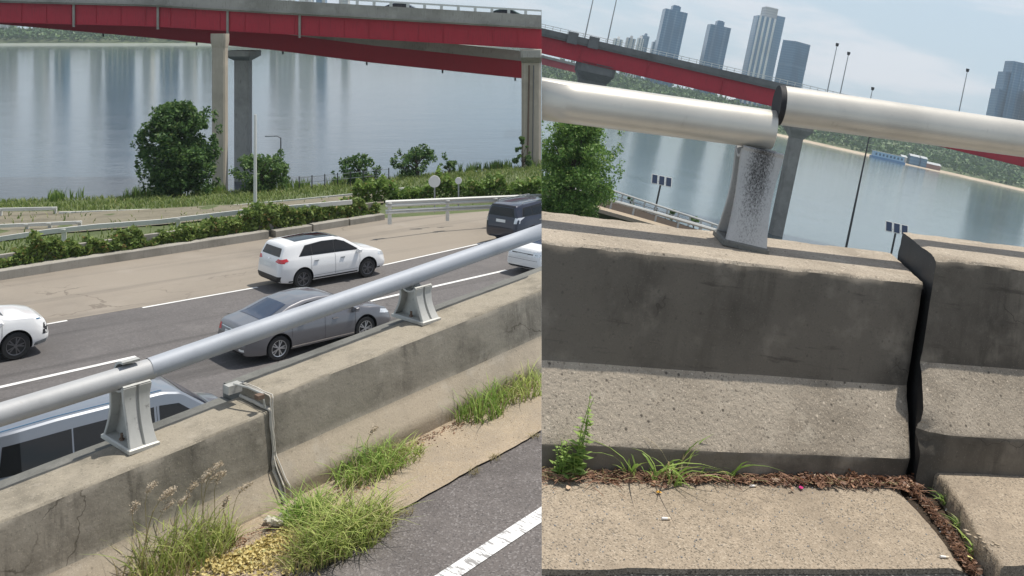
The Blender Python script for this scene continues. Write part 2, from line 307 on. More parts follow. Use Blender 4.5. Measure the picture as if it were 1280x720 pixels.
def cracks(m, sc_, lo, hi, amp, col, msc):
    t = m.node_tree; b = t.nodes['Principled BSDF']; l = b.inputs['Base Color'].links[0].from_socket; tcn = t.nodes['TC']
    n = N(t, 'ShaderNodeTexNoise', i_Scale=sc_ * 3, i_Detail=4); t.links.new(tcn.outputs['Object'], n.inputs['Vector'])
    a = N(t, 'ShaderNodeVectorMath', operation='SCALE'); a.inputs['Scale'].default_value = .9 / sc_ * .5; t.links.new(n.outputs['Color'], a.inputs[0])
    d = N(t, 'ShaderNodeVectorMath', operation='ADD'); t.links.new(a.outputs[0], d.inputs[0]); t.links.new(tcn.outputs['Object'], d.inputs[1])
    v = N(t, 'ShaderNodeTexVoronoi', i_Scale=sc_, feature='DISTANCE_TO_EDGE'); t.links.new(d.outputs[0], v.inputs['Vector'])
    r = N(t, 'ShaderNodeMapRange'); r.inputs[1].default_value = lo; r.inputs[2].default_value = hi; r.inputs[3].default_value = amp; r.inputs[4].default_value = 0; t.links.new(v.outputs['Distance'], r.inputs[0])
    k = N(t, 'ShaderNodeMath', operation='MULTIPLY'); t.links.new(r.outputs[0], k.inputs[0]); t.links.new(tnoise(t, msc, 3, .6, lo=.5, hi=.6), k.inputs[1])
    t.links.new(cmix(t, l, col, k.outputs[0]), b.inputs['Base Color'])
def tracks(m, amp):
    t = m.node_tree; b = t.nodes['Principled BSDF']; l = b.inputs['Base Color'].links[0].from_socket; tcn = t.nodes['TC']
    r = N(t, 'ShaderNodeMapping'); r.inputs['Rotation'].default_value = (0, 0, R_(-40)); t.links.new(tcn.outputs['Object'], r.inputs[0])
    t.links.new(cmix(t, l, (.05, .047, .045), tnoise(t, 1, 4, .6, vec=r.outputs[0], sc3=(.04, .9, 1), lo=.5, hi=.68, amp=amp)), b.inputs['Base Color'])
tracks(m_road, .55); tracks(m_shoulder, .22)
cracks(m_road, .16, .002, .007, .7, (.04, .038, .036), .12); cracks(m_shoulder, .2, .002, .008, .6, (.12, .10, .08), .15)
_t = m_conR_up.node_tree; _b = _t.nodes['Principled BSDF']; _l = _b.inputs['Base Color'].links[0].from_socket
_t.links.new(cmix(_t, _l, (.04, .034, .028), tnoise(_t, 1, 5, .7, sc3=(2.5, 1, 26), lo=.58, hi=.72, amp=.5)), _b.inputs['Base Color'])
cracks(m_conL_up, 1.3, .002, .008, .7, (.07, .06, .045), 1.1); cracks(m_conR_up, 1.5, .001, .004, .6, (.03, .026, .02), 1.3)
def carpaint(name, col, metal=0, rough=.3): return mat(name, col, rough, metal, Coat_Weight=.9, Coat_Roughness=.04)
m_carwhite = carpaint('white_car_paint', (.78, .78, .77)); m_cargrey = carpaint('grey_car_paint', (.17, .17, .18), .5); m_carsilver = carpaint('silver_car_paint', (.24, .26, .29), .5); m_carblack = carpaint('black_car_paint', (.018, .022, .04), .3)

# ================================================================ L: river, banks, roads
def sheet(name, rows, m, side='L', kind='structure', nzamp=0, nsc=.3, label=None, smooth=60):
    mb = MB(); n = len(rows[0])
    for r in rows:
        for p in r:
            p = Vector(p)
            if nzamp: p = p + Vector((0, 0, nzamp * nz(p.x * nsc, p.y * nsc, 3)))
            mb.v.append(tuple(p))
    for i in range(len(rows) - 1):
        for j in range(n - 1):
            mb.f.append((i * n + j, i * n + j + 1, (i + 1) * n + j + 1, (i + 1) * n + j)); mb.m.append(0)
    me = mb.mesh(name, m, smooth)
    if me.polygons and me.polygons[0].normal.z < 0: me.flip_normals()
    return tag(put(name, me, side), label, None, None, kind)
def interp(tab, x):
    return float(np.interp(x, [a for a, _ in tab], [b for _, b in tab]))
cols = list(range(-140, 741, 20))
KERB = [(-140, 373), (-60, 361), (0, 351), (100, 335), (200, 320), (340, 298), (420, 285), (481, 275), (560, 270), (610, 266), (740, 258)]
EDGE = [(-140, 439), (-60, 425), (60, 404), (180, 383.5), (322, 358), (480, 330.5), (600, 303.5), (680, 288.5), (740, 278)]
BANK = [(-140, 258), (0, 252), (170, 246), (370, 236), (480, 224), (560, 216), (640, 210), (740, 206)]
sheet('river_water', [[(-2500, 40, -15), (60, 40, -15)], [(-2500, 1200, -15), (60, 1200, -15)]], m_waterL)
near = [G(x, 1100) for x in cols]; edge = [G(x, interp(EDGE, x)) for x in cols]; kerb = [G(x, interp(KERB, x)) for x in cols]
sheet('highway_road', [near, [a.lerp(b, .5) for a, b in zip(near, edge)], [b + (b - a).normalized() * .4 for a, b in zip(near, edge)]], m_road)
sheet('paved_shoulder', [[p + Vector((0, 0, .004)) for p in edge], [p + Vector((0, 0, .004)) + Vector((-.3, .4, 0)) for p in kerb]], m_shoulder)
def pstrip(pts, wd, dz, m, name, kind='structure', off=0):   # flat paint strip on the lower road
    mb = MB()
    for i in range(len(pts) - 1):
        a, b = pts[i], pts[i + 1]; d = (b - a).normalized(); n = Vector((-d.y, d.x, 0)); up = Vector((0, 0, dz))
        mb.add([a - n * wd / 2 + up, b - n * wd / 2 + up, b + n * wd / 2 + up, a + n * wd / 2 + up], [(0, 1, 2, 3)])
    return tag(put(name, mb.mesh(name, m)), None, None, None, kind)
for a, b in (((-60, 498), (170, 446)), ((452, 379), (633, 338)), ((672, 329.5), (720, 318))):
    pstrip([G(*a), G(*b)], .17, .012, m_paintline, 'lane_marking')
for seg in (((56, 406), (84, 401)), ((178, 385), (322, 359.3)), ((400, 345.5), (480, 331.5), (600, 304.7), (690, 287.5))):
    pstrip([G(*p) for p in seg], .13, .012, m_paintline, 'lane_marking')
# river bank with grass
rows = []
bank = [atz('L', x, interp(BANK, x), -12.3) for x in cols]
for k in range(9):
    f = k / 8; rows.append([a.lerp(b, f) + Vector((0, 0, -.05 + .35 * math.sin(math.pi * f))) for a, b in zip(kerb, bank)])
rows.append([b + Vector((.2, 2.5, -1.2)) for b in bank]); rows.append([b + Vector((.5, 7, -4)) for b in bank])
sheet('river_bank', rows, m_bank, nzamp=.12)
# bare brown verge between the guard rails
def band(pa, pb, name, m, dz=.02, z=None):
    a = [G(*p, 0) + Vector((0, 0, .2)) for p in pa]; b = [G(*p, 0) + Vector((0, 0, .2)) for p in pb]
    return sheet(name, [a, b], m)
def bankz(px, py):                                          # point on the bank surface seen at a pixel
    a = G(px, interp(KERB, px)); b = atz('L', px, interp(BANK, px), -12.3); lo, hi = 0, 1
    for _ in range(30):
        f = (lo + hi) / 2; q = a.lerp(b, f) + Vector((0, 0, -.05 + .35 * math.sin(math.pi * f)))
        if YH - FPX * q.z / q.y > py: lo = f
        else: hi = f
    return q
sheet('dirt_track', [[bankz(x, y1) + Vector((0, 0, .10)) for x in range(-140, 500, 40)] for y1 in (284,)] +
      [[bankz(x, 268 if x < 200 else 262 - (x - 200) * .03) + Vector((0, 0, .10)) for x in range(-140, 500, 40)]], m_soil) if False else None
# kerb along the shoulder
def kerbline(pts, h, wd, name, label, group):
    mb = MB(); secs = []
    for i, p in enumerate(pts):
        d = (pts[min(i + 1, len(pts) - 1)] - pts[max(i - 1, 0)]).normalized(); n = Vector((-d.y, d.x, 0))
        secs.append([p + Vector((0, 0, -.1)), p + Vector((0, 0, h - .03)), p + n * .03 + Vector((0, 0, h)), p + n * wd + Vector((0, 0, h)), p + n * wd + Vector((0, 0, -.1))])
    mb.loft(secs); return tag(put(name, mb.mesh(name, m_kerb, 30, True)), label, 'kerb', group)
kp = [G(x, interp(KERB, x)) for x in range(-140, 343, 14)]
kerbline(kp, .36, .5, 'kerb', 'long pale concrete kerb below the ivy hedge beside the brown shoulder', 'kerbs of the shoulder')
for i, (xa, xb) in enumerate(((345, 390), (392, 436), (438, 481))):
    kp = [G(x, interp(KERB, x)) for x in np.linspace(xa, xb, 4)]
    kerbline(kp, .30 + .03 * (i % 2), .45, 'kerb', ('short kerb block right after the long kerb, above the white SUV roof', 'middle short kerb block under the reddish ivy', 'last kerb block next to the guard rail end')[i], 'kerbs of the shoulder')

# ---------------------------------------------------------------- barriers
def densify(prof, cell):
    o = []
    for (a, b) in zip(prof[:-1], prof[1:]):
        n = max(1, int(math.ceil(math.hypot(b[0] - a[0], b[1] - a[1]) / cell)))
        for i in range(n): o.append((a[0] + (b[0] - a[0]) * i / n, a[1] + (b[1] - a[1]) * i / n, a[2], i / n if n > 1 else 0, min(i, n - i)))
    o.append((prof[-1][0], prof[-1][1], prof[-1][2], 0, 0)); return o
def barrier(st, t0, t1, dz, ds, prof, mats, cell, chip, seed, label, capm=(0, 0), group=None, fac=1, sk=0):
    P = densify(prof, cell); nt_ = int((t1 - t0) / cell / fac); mb = MB(); n = len(P)
    for i in range(nt_ + 1):
        t = t0 + (t1 - t0) * i / nt_
        for (s_, z_, m_, f_, e_) in P:
            k = .004 * nz(t * 2 + seed, z_ * 3, s_ * 3); c = max(0, nz(t * 9 + seed, z_ * 9, s_ * 5) - .05) * (1 if z_ > .6 else .25) if e_ == 0 else 0
            q = .0022 * nz(t * 22 + seed, z_ * 22, s_ * 22) if m_ == 1 else 0
            ee = min(t - t0, t1 - t); b_ = .012 * max(0, 1 - ee / .02) + max(0, .03 - ee) * max(0, nz(seed + 5, z_ * 9, s_ * 9)) * (.25 if seed < 15 else .6)
            mb.v.append(tuple(st.p(t + sk * s_ + (.45 * sk * max(0, s_ - .246)), s_ + k + q + c * chip + b_ + ds + (.05 * max(0, 1 - (t - t0) / .13) * max(0, 1 - abs(z_ - .11) / .09) * (1 + .5 * nz(t * 30, z_ * 30)) if seed == 9 else 0), z_ + dz - c * chip * .8 + k * .5 - (b_ * .5 if z_ > .6 else 0))))
    for i in range(nt_):
        for j in range(n - 1):
            mb.f.append((i * n + j, (i + 1) * n + j, (i + 1) * n + j + 1, i * n + j + 1)); mb.m.append(P[j][2])
    mb.f.append(tuple(range(n))); mb.m.append(capm[0]); mb.f.append(tuple(nt_ * n + j for j in range(n))[::-1]); mb.m.append(capm[1])
    me = mb.mesh('concrete_barrier', mats, 38); o = put('concrete_barrier', me, st.side, None, st.M)
    return tag(o, label, 'barrier', group)
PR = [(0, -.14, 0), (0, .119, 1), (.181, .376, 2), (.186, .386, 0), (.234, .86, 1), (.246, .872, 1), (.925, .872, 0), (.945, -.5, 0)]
CAPS = 0.56; STL = -.10
PL = [(0, -.14, 1), (0, .123, 1), (.126, .303, 0), (.166, .695, 2), (.178, .707, 2), (CAPS, .707, 0), (CAPS + .017, -.9, 0)]
SKW = .38                                                  # the joint runs a little askew across the barrier
tg = SR.ons(1143, 560, 0)[0]; tg2 = SR.ons(1147.5, 555, 0)[0]
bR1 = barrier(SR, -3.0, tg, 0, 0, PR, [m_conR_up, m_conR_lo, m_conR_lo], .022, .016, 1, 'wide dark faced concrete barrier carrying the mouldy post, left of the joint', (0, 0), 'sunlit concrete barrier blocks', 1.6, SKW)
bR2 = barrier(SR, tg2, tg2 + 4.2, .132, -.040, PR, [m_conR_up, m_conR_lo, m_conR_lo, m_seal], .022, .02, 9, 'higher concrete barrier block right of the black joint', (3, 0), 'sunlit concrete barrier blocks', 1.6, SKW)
tj = SL.ons(356, 632, 0)[0]
bL1 = barrier(SL, -7.5, tj - .008, STL, 0, PL, [m_conL_up, m_conL_lo, m_conL_top], .045, .016, 20, 'stained concrete barrier behind the foxtail grass, left of the joint', (0, 0), 'concrete barrier blocks above the highway', 1.5)
bL2 = barrier(SL, tj + .008, 5.5, 0, .004, PL, [m_conL_up, m_conL_lo, m_conL_top], .045, .014, 33, 'stained concrete barrier right of the white sealed joint', (0, 0), 'concrete barrier blocks above the highway', 1.5)
# L deck
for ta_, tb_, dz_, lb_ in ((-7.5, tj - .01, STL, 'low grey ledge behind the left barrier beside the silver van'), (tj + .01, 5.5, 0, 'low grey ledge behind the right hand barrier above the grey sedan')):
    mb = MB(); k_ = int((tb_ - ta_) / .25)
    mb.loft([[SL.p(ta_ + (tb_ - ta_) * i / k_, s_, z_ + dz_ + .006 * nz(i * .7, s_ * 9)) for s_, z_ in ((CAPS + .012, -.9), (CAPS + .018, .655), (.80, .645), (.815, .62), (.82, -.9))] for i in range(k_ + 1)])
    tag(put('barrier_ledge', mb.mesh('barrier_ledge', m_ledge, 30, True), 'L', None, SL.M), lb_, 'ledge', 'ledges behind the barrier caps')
def sstrip(st, name, t0, t1, s0, s1, z, m, kind='structure', n=2, amp=0):
    mb = MB(); ns = max(2, int(abs(s1 - s0) / .06)) if amp else 2; n = int((t1 - t0) / .06) if amp else 2
    for i in range(n):
        for j in range(ns):
            t = t0 + (t1 - t0) * i / (n - 1); s_ = s0 + (s1 - s0) * j / (ns - 1)
            e = .02 * nz(t * 3, s_ * 9) if (amp and j in (0,)) else 0
            mb.v.append(tuple(st.p(t, s_ + e, z + (amp * nz(t * 2.5, s_ * 2.5, 7) if amp else 0))))
    for i in range(n - 1):
        for j in range(ns - 1): mb.f.append((i * ns + j, (i + 1) * ns + j, (i + 1) * ns + j + 1, i * ns + j + 1)); mb.m.append(0)
    return tag(put(name, mb.mesh(name, m, 60), st.side, None, st.M), None, None, None, kind)
sstrip(SL, 'concrete_gutter', -8, 6, -.69, .02, .012, m_gutL, amp=.003)
sstrip(SL, 'deck_asphalt', -8, 6, -4.5, -.45, -.004, m_asphL)
m_line = painted('cracked_road_paint', (.74, .74, .73), wear=.25, wearcol=(.2, .19, .18), rough=.75, scale=3, streak=0, fine=12)
_t = m_line.node_tree; _b = _t.nodes['Principled BSDF']; _l = _b.inputs['Base Color'].links[0].from_socket
_t.links.new(cmix(_t, _l, (.22, .21, .20), tnoise(_t, 1, 4, .7, sc3=(38, 7, 5), lo=.53, hi=.57, amp=.85)), _b.inputs['Base Color'])
sstrip(SL, 'edge_line_marking', -8, 6, -1.525, -1.40, .001, m_line)
mb = MB(); mb.loft([[SL.p(t, s_, z_) for s_, z_ in ((-4.5, -.03), (.5, -.03), (.5, -.88), (-4.5, -.88))] for t in (-8, 6)])
tag(put('bridge_deck', mb.mesh('bridge_deck', m_brc, None, True), 'L', None, SL.M), None, None, None, 'structure')
mb = MB(); mb.loft([[SL.p(t, s_, z_) for s_, z_ in ((.1, -.95), (.78, -.95), (.85, -7), (.1, -7))] for t in (-8, 6)])
tag(put('retaining_wall', mb.mesh('retaining_wall', m_brc, None, True), 'L', None, SL.M), 'grey concrete retaining wall holding up the deck edge over the highway', 'wall')
# R sidewalk slabs and asphalt
def gapline(pts, z=0): 
    q = [SR.onz(x, y, z) for x, y in pts]; return [(s_, t_) for t_, s_ in q][::-1]
gl = gapline([(1122, 566), (1124, 600), (1128, 616), (1146, 634), (1162, 652), (1182, 677), (1203, 708), (1212, 725)]); gr_ = gapline([(1152, 560), (1162, 585), (1180, 600), (1204, 632), (1224, 671), (1246, 696), (1262, 730)], .08)
def slab(name, left, z, s0, seed):
    mb = MB(); ns = 32; ntt = 90
    for j in range(ns + 1):
        s_ = s0 + (.02 - s0) * j / ns; tgp = interp(gl if left else gr_, s_) + .006 * nz(s_ * 30, seed)
        ts = [(-3 + (tgp + 3) * (i / ntt)) for i in range(ntt + 1)] if left else [tgp + (4.2 * (i / ntt) ** 1.3) for i in range(ntt + 1)][::-1]
        e = .012 * nz(seed, 0) if False else 0
        for i, t in enumerate(ts):
            mb.v.append(tuple(SR.p(t, s_ + (.010 * nz(t * 4, 3) - (.008 if i % 1 else 0) if j == 0 else 0), z + .0025 * nz(t * 3, s_ * 3, seed) - (.012 if i == ntt else 0))))
        mb.v.append(tuple(SR.p(ts[-1], s_, z - .12)))
    n = ntt + 2
    for j in range(ns):
        for i in range(n - 1): mb.f.append((j * n + i, j * n + i + 1, (j + 1) * n + i + 1, (j + 1) * n + i)); mb.m.append(0)
    # front edge down to the asphalt
    for i in range(n - 2):
        a = mb.v[i]; b = mb.v[i + 1]; mb.add([a, b, (b[0], b[1], b[2] - .12), (a[0], a[1], a[2] - .12)], [(0, 1, 2, 3)])
    me = mb.mesh(name, m_conR_side, 50, True); return tag(put(name, me, 'R', None, SR.M), None, None, None, 'structure')
slab('concrete_gutter', True, 0, -.66, 1); slab('concrete_gutter', False, .08, -.78, 5)
sstrip(SR, 'deck_asphalt', -3, 5.5, -3.5, -.5, -.02, m_asphR)
sstrip(SR, 'joint_soil', -1, 3, -.655, .2, -.019, m_dsoilshade)
mb = MB(); mb.loft([[SR.p(t, s_, z_) for s_, z_ in ((-4.5, -.1), (.9, -.1), (.9, -.9), (-4.5, -.9))] for t in (-3.2, 5.5)])
tag(put('bridge_deck', mb.mesh('bridge_deck', m_brcd, None, True), 'R', None, SR.M), None, None, None, 'structure')
# black joint filler between the R blocks: strip with slack folds
mb = MB(); pr = densify([(p[0], p[1], 0) for p in PR[:7]], .03)
for i in range(5):
    t = tg - .004 + (tg2 - tg + .008) * i / 4
    for (s_, z_, *_r) in pr:
        dd = (.014, .05, .03, .055, .03)[i] + .008 * nz(z_ * 7, s_ * 5, i)
        mb.v.append(tuple(SR.p(t + SKW * s_ + .45 * SKW * max(0, s_ - .246) + .004 * nz(z_ * 5, i), s_ + dd * (1 if z_ < .87 else 0) + .006, z_ - (dd if z_ > .86 else 0))))
n = len(pr)
for i in range(4):
    for j in range(n - 1): mb.f.append((i * n + j, (i + 1) * n + j, (i + 1) * n + j + 1, i * n + j + 1)); mb.m.append(0)
tag(put('joint_seal', mb.mesh('joint_seal', m_seal, 50), 'R', None, SR.M), 'black rubber seal hanging in the joint between the sunlit barriers', 'seal')

# ---------------------------------------------------------------- brackets and pipes
def bracket_meshes(wd, H, mt, key, ribs=True, pr=.09):
    out_ = {}
    mb = MB(); mb.loft([[(-wd / 2 - .012, 0, 0), (wd / 2 + .012, 0, 0), (wd / 2 + .012, .31, 0), (-wd / 2 - .012, .31, 0)],
                        [(-wd / 2 - .012, 0, .022), (wd / 2 + .012, 0, .022), (wd / 2 + .012, .31, .022), (-wd / 2 - .012, .31, .022)],
                        [(-wd / 2 - .002, .008, .03), (wd / 2 + .002, .008, .03), (wd / 2 + .002, .30, .03), (-wd / 2 - .002, .30, .03)]])
    out_['base_plate'] = mb.mesh('base_plate', mt[2 if len(mt) > 2 else 0], 25)
    def flange(y0, y1, bulge, th, zt, mat_, nm, wt, ribs=False):
        mb = MB(); secs = []
        for i in range(15):
            f = i / 14; z = .03 + (zt - .03) * f; e = f * f * (3 - 2 * f)
            y = y0 + (y1 - y0) * (1 - (1 - f) ** 2.1) + bulge * max(0, f - .8) * 5 * (-.5)
            ww = (wd / 2) * (1 - .11 * math.sin(math.pi * min(1, f * 1.15))) * (1 + .04 * (f > .9)) + 0
            sec = [(-ww, y, z), (-ww * .96, y - .004, z)]
            if ribs: sec += [(-.012, y - .004, z), (-.006, y + .010, z), (.006, y + .010, z), (.012, y - .004, z)]
            sec += [(ww * .96, y - .004, z), (ww, y, z), (ww, y + th, z), (-ww, y + th, z)]
            secs.append(sec)
        mb.loft(secs); return mb.mesh(nm, mat_, 35)
    out_['front_flange'] = flange(.012, .085, .02, .018, H, mt[0], 'front_flange', 1, ribs)
    out_['rear_flange'] = flange(.285, .225, -.02, .014, H, mt[0], 'rear_flange', 1)
    mb = MB(); mb.loft([[(x, .03 + .06 * (1 - (1 - f) ** 2.1), .03 + (H - .03) * f) for f in np.linspace(0, 1, 8)] +
                        [(x, .28 - .05 * (1 - (1 - f) ** 2.1), .03 + (H - .03) * f) for f in np.linspace(1, 0, 8)] for x in (-.02, .02)])
    out_['web'] = mb.mesh('web', mt[1], 30)
    mb = MB(); nA = 12; secs = []
    for x in (-wd / 2, wd / 2):
        a = [(x, .155 + (pr + .014) * math.cos(q), H + pr * .6 + (pr + .014) * math.sin(q)) for q in np.linspace(R_(205), R_(335), nA)]
        b = [(x, .155 + pr * math.cos(q), H + pr * .6 + pr * math.sin(q)) for q in np.linspace(R_(335), R_(205), nA)]
        secs.append(a + b)
    mb.loft(secs); out_['saddle'] = mb.mesh('saddle', mt[0], 30)
    mb = MB(); secs = []
    for x in (-wd * .32, wd * .32):
        a = [(x, .155 + (pr + .018) * math.cos(q), H + pr * .75 + (pr + .018) * math.sin(q)) for q in np.linspace(R_(-35), R_(100), nA)]
        b = [(x, .155 + (pr + .004) * math.cos(q), H + pr * .75 + (pr + .004) * math.sin(q)) for q in np.linspace(R_(100), R_(-35), nA)]
        secs.append(a + b)
    mb.loft(secs); out_['clamp'] = mb.mesh('clamp', mt[0], 30)
    mb = MB(); mb.tube([(0, 0, 0), (0, 0, .012)], .016, 6); mb.tube([(0, 0, .012), (0, 0, .045)], .008, 8); out_['bolt'] = mb.mesh('bolt', m_rust, 30)
    return out_
def bracket(st, px, py, ztop, ms, label, group, clamp=True, lean=0, rz=0, scale=1, dy=1):
    t, s_ = st.onz(px, py, ztop)
    e = empty('rail_post', st.side, st.M @ LM(st.p(t, s_, ztop), rz, 0, lean, scale) @ Matrix.Diagonal((1, dy, 1, 1)), label, 'post', group)
    for k in ('base_plate', 'front_flange', 'rear_flange', 'web', 'saddle') + (('clamp',) if clamp else ()): put(k, ms[k], st.side, e)
    for x in (-1, 1): put('bolt', ms['bolt'], st.side, e, LM((x * .06, .15, .03)))
    return e, t, s_
ZTL, ZTR = .707, .872; HL = .36
bm_L = bracket_meshes(.185, .395, [m_alu, m_alu], 'L', pr=.072); bm_L2 = bracket_meshes(.185, .285, [m_alu, m_alu], 'L', pr=.072)
grp = 'metal posts carrying the grey pipe rail'
b1, t1_, s1_ = bracket(SL, 181, 563, ZTL + STL, bm_L, 'cast metal post under the pipe joint beside the silver van', grp, dy=1.3)
b2, t2_, s2_ = bracket(SL, 540, 404, ZTL, bm_L2, 'cast metal post with grooved flange in front of the white lane dash', grp, dy=1.3)
bm_R = bracket_meshes(.20, .475, [m_post, m_dirtmetal, m_ledge], 'R', False)
b3, t3_, s3_ = bracket(SR, 932, 313, ZTR, bm_R, 'grey metal post blackened by mould, under the sunlit white pipe', None, False, 0, -math.atan(SKW))
def pipe(st, pa, pb, s_, r, m, label, group, ends, dat=.0, sk=0):
    (xa, ya), (xb, yb) = pa, pb; ta, za = st.ons(xa, ya, s_); tb, zb = st.ons(xb, yb, s_)
    A = st.p(ta, s_, za); B = st.p(tb, s_, zb); d = (B - A).normalized()
    e = empty('pipe_rail', st.side, st.M @ LM(A), label, 'rail', group)
    A0 = Vector((0, 0, 0)); B0 = B - A
    mb = MB(); k = 10; mb.tube([A0.lerp(B0, i / k) for i in range(k + 1)], r, 40, cap=False); mb.tube([A0 + d * .02, B0 - d * .02], r - .01, 24)
    for i, q in enumerate((A0, B0)):                      # rolled end lips
        if ends[i]: mb.tube([q - d * .004, q + d * .004], [r + .001, r + .001], 40)
    mb.v = [(v[0] + sk * v[1], v[1], v[2]) for v in mb.v]; put('pipe_wall', mb.mesh('pipe_wall', m, 30), st.side, e)
    return e, A, B, d
sp = s3_ + .155
g2 = 'white steel pipe rails on the sunlit barrier'
p1, A, B, d = pipe(SR, (450, 92.5), (966, 162.5), sp, .099, m_pipeR, 'white steel pipe ending over the mouldy post, left pipe', g2, (0, 0), sk=SKW)
p2, A2, B2, d2 = pipe(SR, (976, 131.5), (1700, 232.5), sp, .100, m_pipeR, 'white steel pipe with black open end, right of the mouldy post', g2, (0, 0), sk=SKW)
mb = MB(); mb.tube([A2 - d2 * .022, A2 + d2 * .004], [.096, .104], 36); mb.tube([A2 - d2 * .026, A2 - d2 * .012], .098, 36)
mb.tube([A2 - d2 * .045 + Vector((0, -.02, -.085)), A2 + d2 * .02 + Vector((0, -.02, -.085))], .012, 10)
mb.v = [(v[0] + SKW * (v[1] - A2.y), v[1], v[2]) for v in mb.v]
e_ = put('end_ring', mb.mesh('end_ring', m_black, 30), 'R', p2, Matrix.Translation(-A2))
mb = MB(); mb.tube([B - d * .05, B + d * .012], [.0945, .0945], 36)
spl = s2_ + .202
g3 = 'grey pipe rails along the highway barrier'
p3, *_q = pipe(SL, (-260, 598), (190, 460.5), spl, .070, m_pipeL2, 'pale grey pipe rail at lower left, ending over the post by the van', g3, (0, 0))
p4, *_q = pipe(SL, (186, 461), (760, 260), spl, .071, m_pipeL, 'long blue grey pipe rail crossing in front of the cars', g3, (0, 0))

# ================================================================ L: red bridge over the bank
def girderline(side, pts, dz0, dz1, y0, y1, m, name, parent):   # prism along pts (frame coords), vertical extent dz0..dz1, depth y0..y1
    mb = MB(); mb.loft([[p + Vector((0, y0, dz0)), p + Vector((0, y1, dz0)), p + Vector((0, y1, dz1)), p + Vector((0, y0, dz1))] for p in pts])
    return put(name, mb.mesh(name, m, None, True), side, parent)
def ipts(side, xs, tab, d): return [atd(side, x, interp(tab, x), d) for x in xs]
DB = 88.0; k1 = DB / FPX
TOPR = [(-200, -6), (0, 3), (190, 8), (340, 17), (500, 26), (654, 35), (760, 41)]
xs = [-200, -100, 0, 95, 190, 265, 340, 420, 500, 580, 654, 760]
br = empty('highway_bridge', 'L', LM((0, 0, 0)), 'red girder bridge with concrete parapet crossing the top left of the river', 'bridge')
P_ = ipts('L', xs, TOPR, DB)
girderline('L', P_, -24.5 * k1, .3, 0, .35, m_red, 'girder', br)
girderline('L', P_, -24.5 * k1, .3, 5, 5.35, m_red, 'girder', br)
girderline('L', P_, -24.5 * k1 - .04, -24.5 * k1 + .02, -.18, .5, m_red, 'flange', br)
girderline('L', P_, -.02, .22, -.6, 9.5, m_brc, 'deck_slab', br)
girderline('L', P_, .22, 1.25, -.75, -.45, m_brc, 'parapet', br)
girderline('L', P_, .13, .24, -.95, -.55, m_brc, 'cornice', br)
girderline('L', P_, 1.58, 1.74, -.70, -.54, m_rail, 'handrail', br)
for i in range(46):
    x = -200 + i * 20.9
    if x > 720: break
    q = atd('L', x, interp(TOPR, x), DB); mb = MB().box((0, 0, 0), (.26, .14, .5)); put('rail_post', mb.mesh('rail_post', m_rail), 'L', br, LM(q + Vector((0, -.62, 1.45))))
for x in (93, 198, 285, 375):                            # web stiffeners / drain pipes on the girder face
    q = atd('L', x, interp(TOPR, x), DB); mb = MB().box((0, 0, 0), (.2, .12, 2.15)); put('stiffener', mb.mesh('stiffener', m_brc), 'L', br, LM(q + Vector((0, -.13, -1.0))))
for i in range(62):
    x = -190 + i * 31
    if x < 725: q = atd('L', x, interp(TOPR, x), DB); mb = MB().box((0, 0, 0), (.05, .05, 1.7)); put('web_rib', mb.mesh('web_rib', m_red), 'L', br, LM(q + Vector((0, -.03, -.92))))
# second, lower ramp behind
DR = 96.0; k2 = DR / FPX
BOT2 = [(-200, 10), (0, 29), (340, 62), (465, 78.5), (654, 98), (662, 99)]
BOT2 = [(-200, 12), (0, 30), (190, 47), (340, 62), (465, 78), (656, 98)]
xs2 = [-200, 0, 100, 190, 340, 465, 560, 656]
r2 = empty('lower_ramp', 'L', LM((0, 0, 0)), 'lower dark red ramp coming out from under the bridge', 'bridge')
Q_ = ipts('L', xs2, BOT2, DR)
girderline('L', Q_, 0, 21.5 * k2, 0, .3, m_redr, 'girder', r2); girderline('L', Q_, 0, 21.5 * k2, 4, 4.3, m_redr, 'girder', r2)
girderline('L', Q_, -.03, .03, -.12, .4, m_redd, 'flange', r2)
girderline('L', Q_, 21.5 * k2, 21.5 * k2 + .2, -.5, 7, m_brc, 'deck_slab', r2)
girderline('L', Q_[3:], 21.5 * k2 + .2, 21.5 * k2 + 1.0, -.6, -.35, m_brc, 'parapet', r2)
for x in (128, 245, 353, 458, 553, 644):
    q = atd('L', x, interp(BOT2, x), DR); mb = MB().tube([(0, .2, .2), (0, .2, -.35)], .09, 8); put('drain_spout', mb.mesh('drain_spout', m_dk), 'L', r2, LM(q))
# piers
m_pierG = concrete('pier_concrete_weathered', (.40, .39, .365), dark=(.22, .22, .205), patch=.3, streak=.6, speck=.1, bumps=.2, pits=0, fine=5)
def pier(side, px, ytop, ybase, d, wd, dp, cap, m, label, capm=None, lean=None, h=None):
    t = atd(side, px, ytop, d); b = atd(side, px, ybase, d) if h is None else t - Vector((0, 0, h)); H = t.z - b.z
    e = empty('bridge_pier', side, LM((t.x, t.y, b.z)), label, 'pier', 'piers of the red bridges')
    mb = MB(); c = .12 * wd
    def oct_(a, bb, z): return [(-a + c, -bb, z), (a - c, -bb, z), (a, -bb + c, z), (a, bb - c, z), (a - c, bb, z), (-a + c, bb, z), (-a, bb - c, z), (-a, -bb + c, z)]
    mb.loft([oct_(wd / 2, dp / 2, z) for z in (-1.5, H * .5, H - cap[1])]); put('shaft', mb.mesh('shaft', m, 20), side, e)
    mb = MB(); a = cap[0] / 2
    mb.loft([oct_(wd / 2 * 1.02, dp / 2 * 1.02, H - cap[1]), oct_(a, dp / 2 + cap[2], H - cap[1] * .55), oct_(a, dp / 2 + cap[2], H)]); put('cap', mb.mesh('cap', capm or m, 20), side, e)
    return e, t, H
pier('L', 275, 42, 232, 84, 1.15, 1.1, (1.3, 1.2, .15), m_pier, 'tan concrete pier rising behind the big round tree')
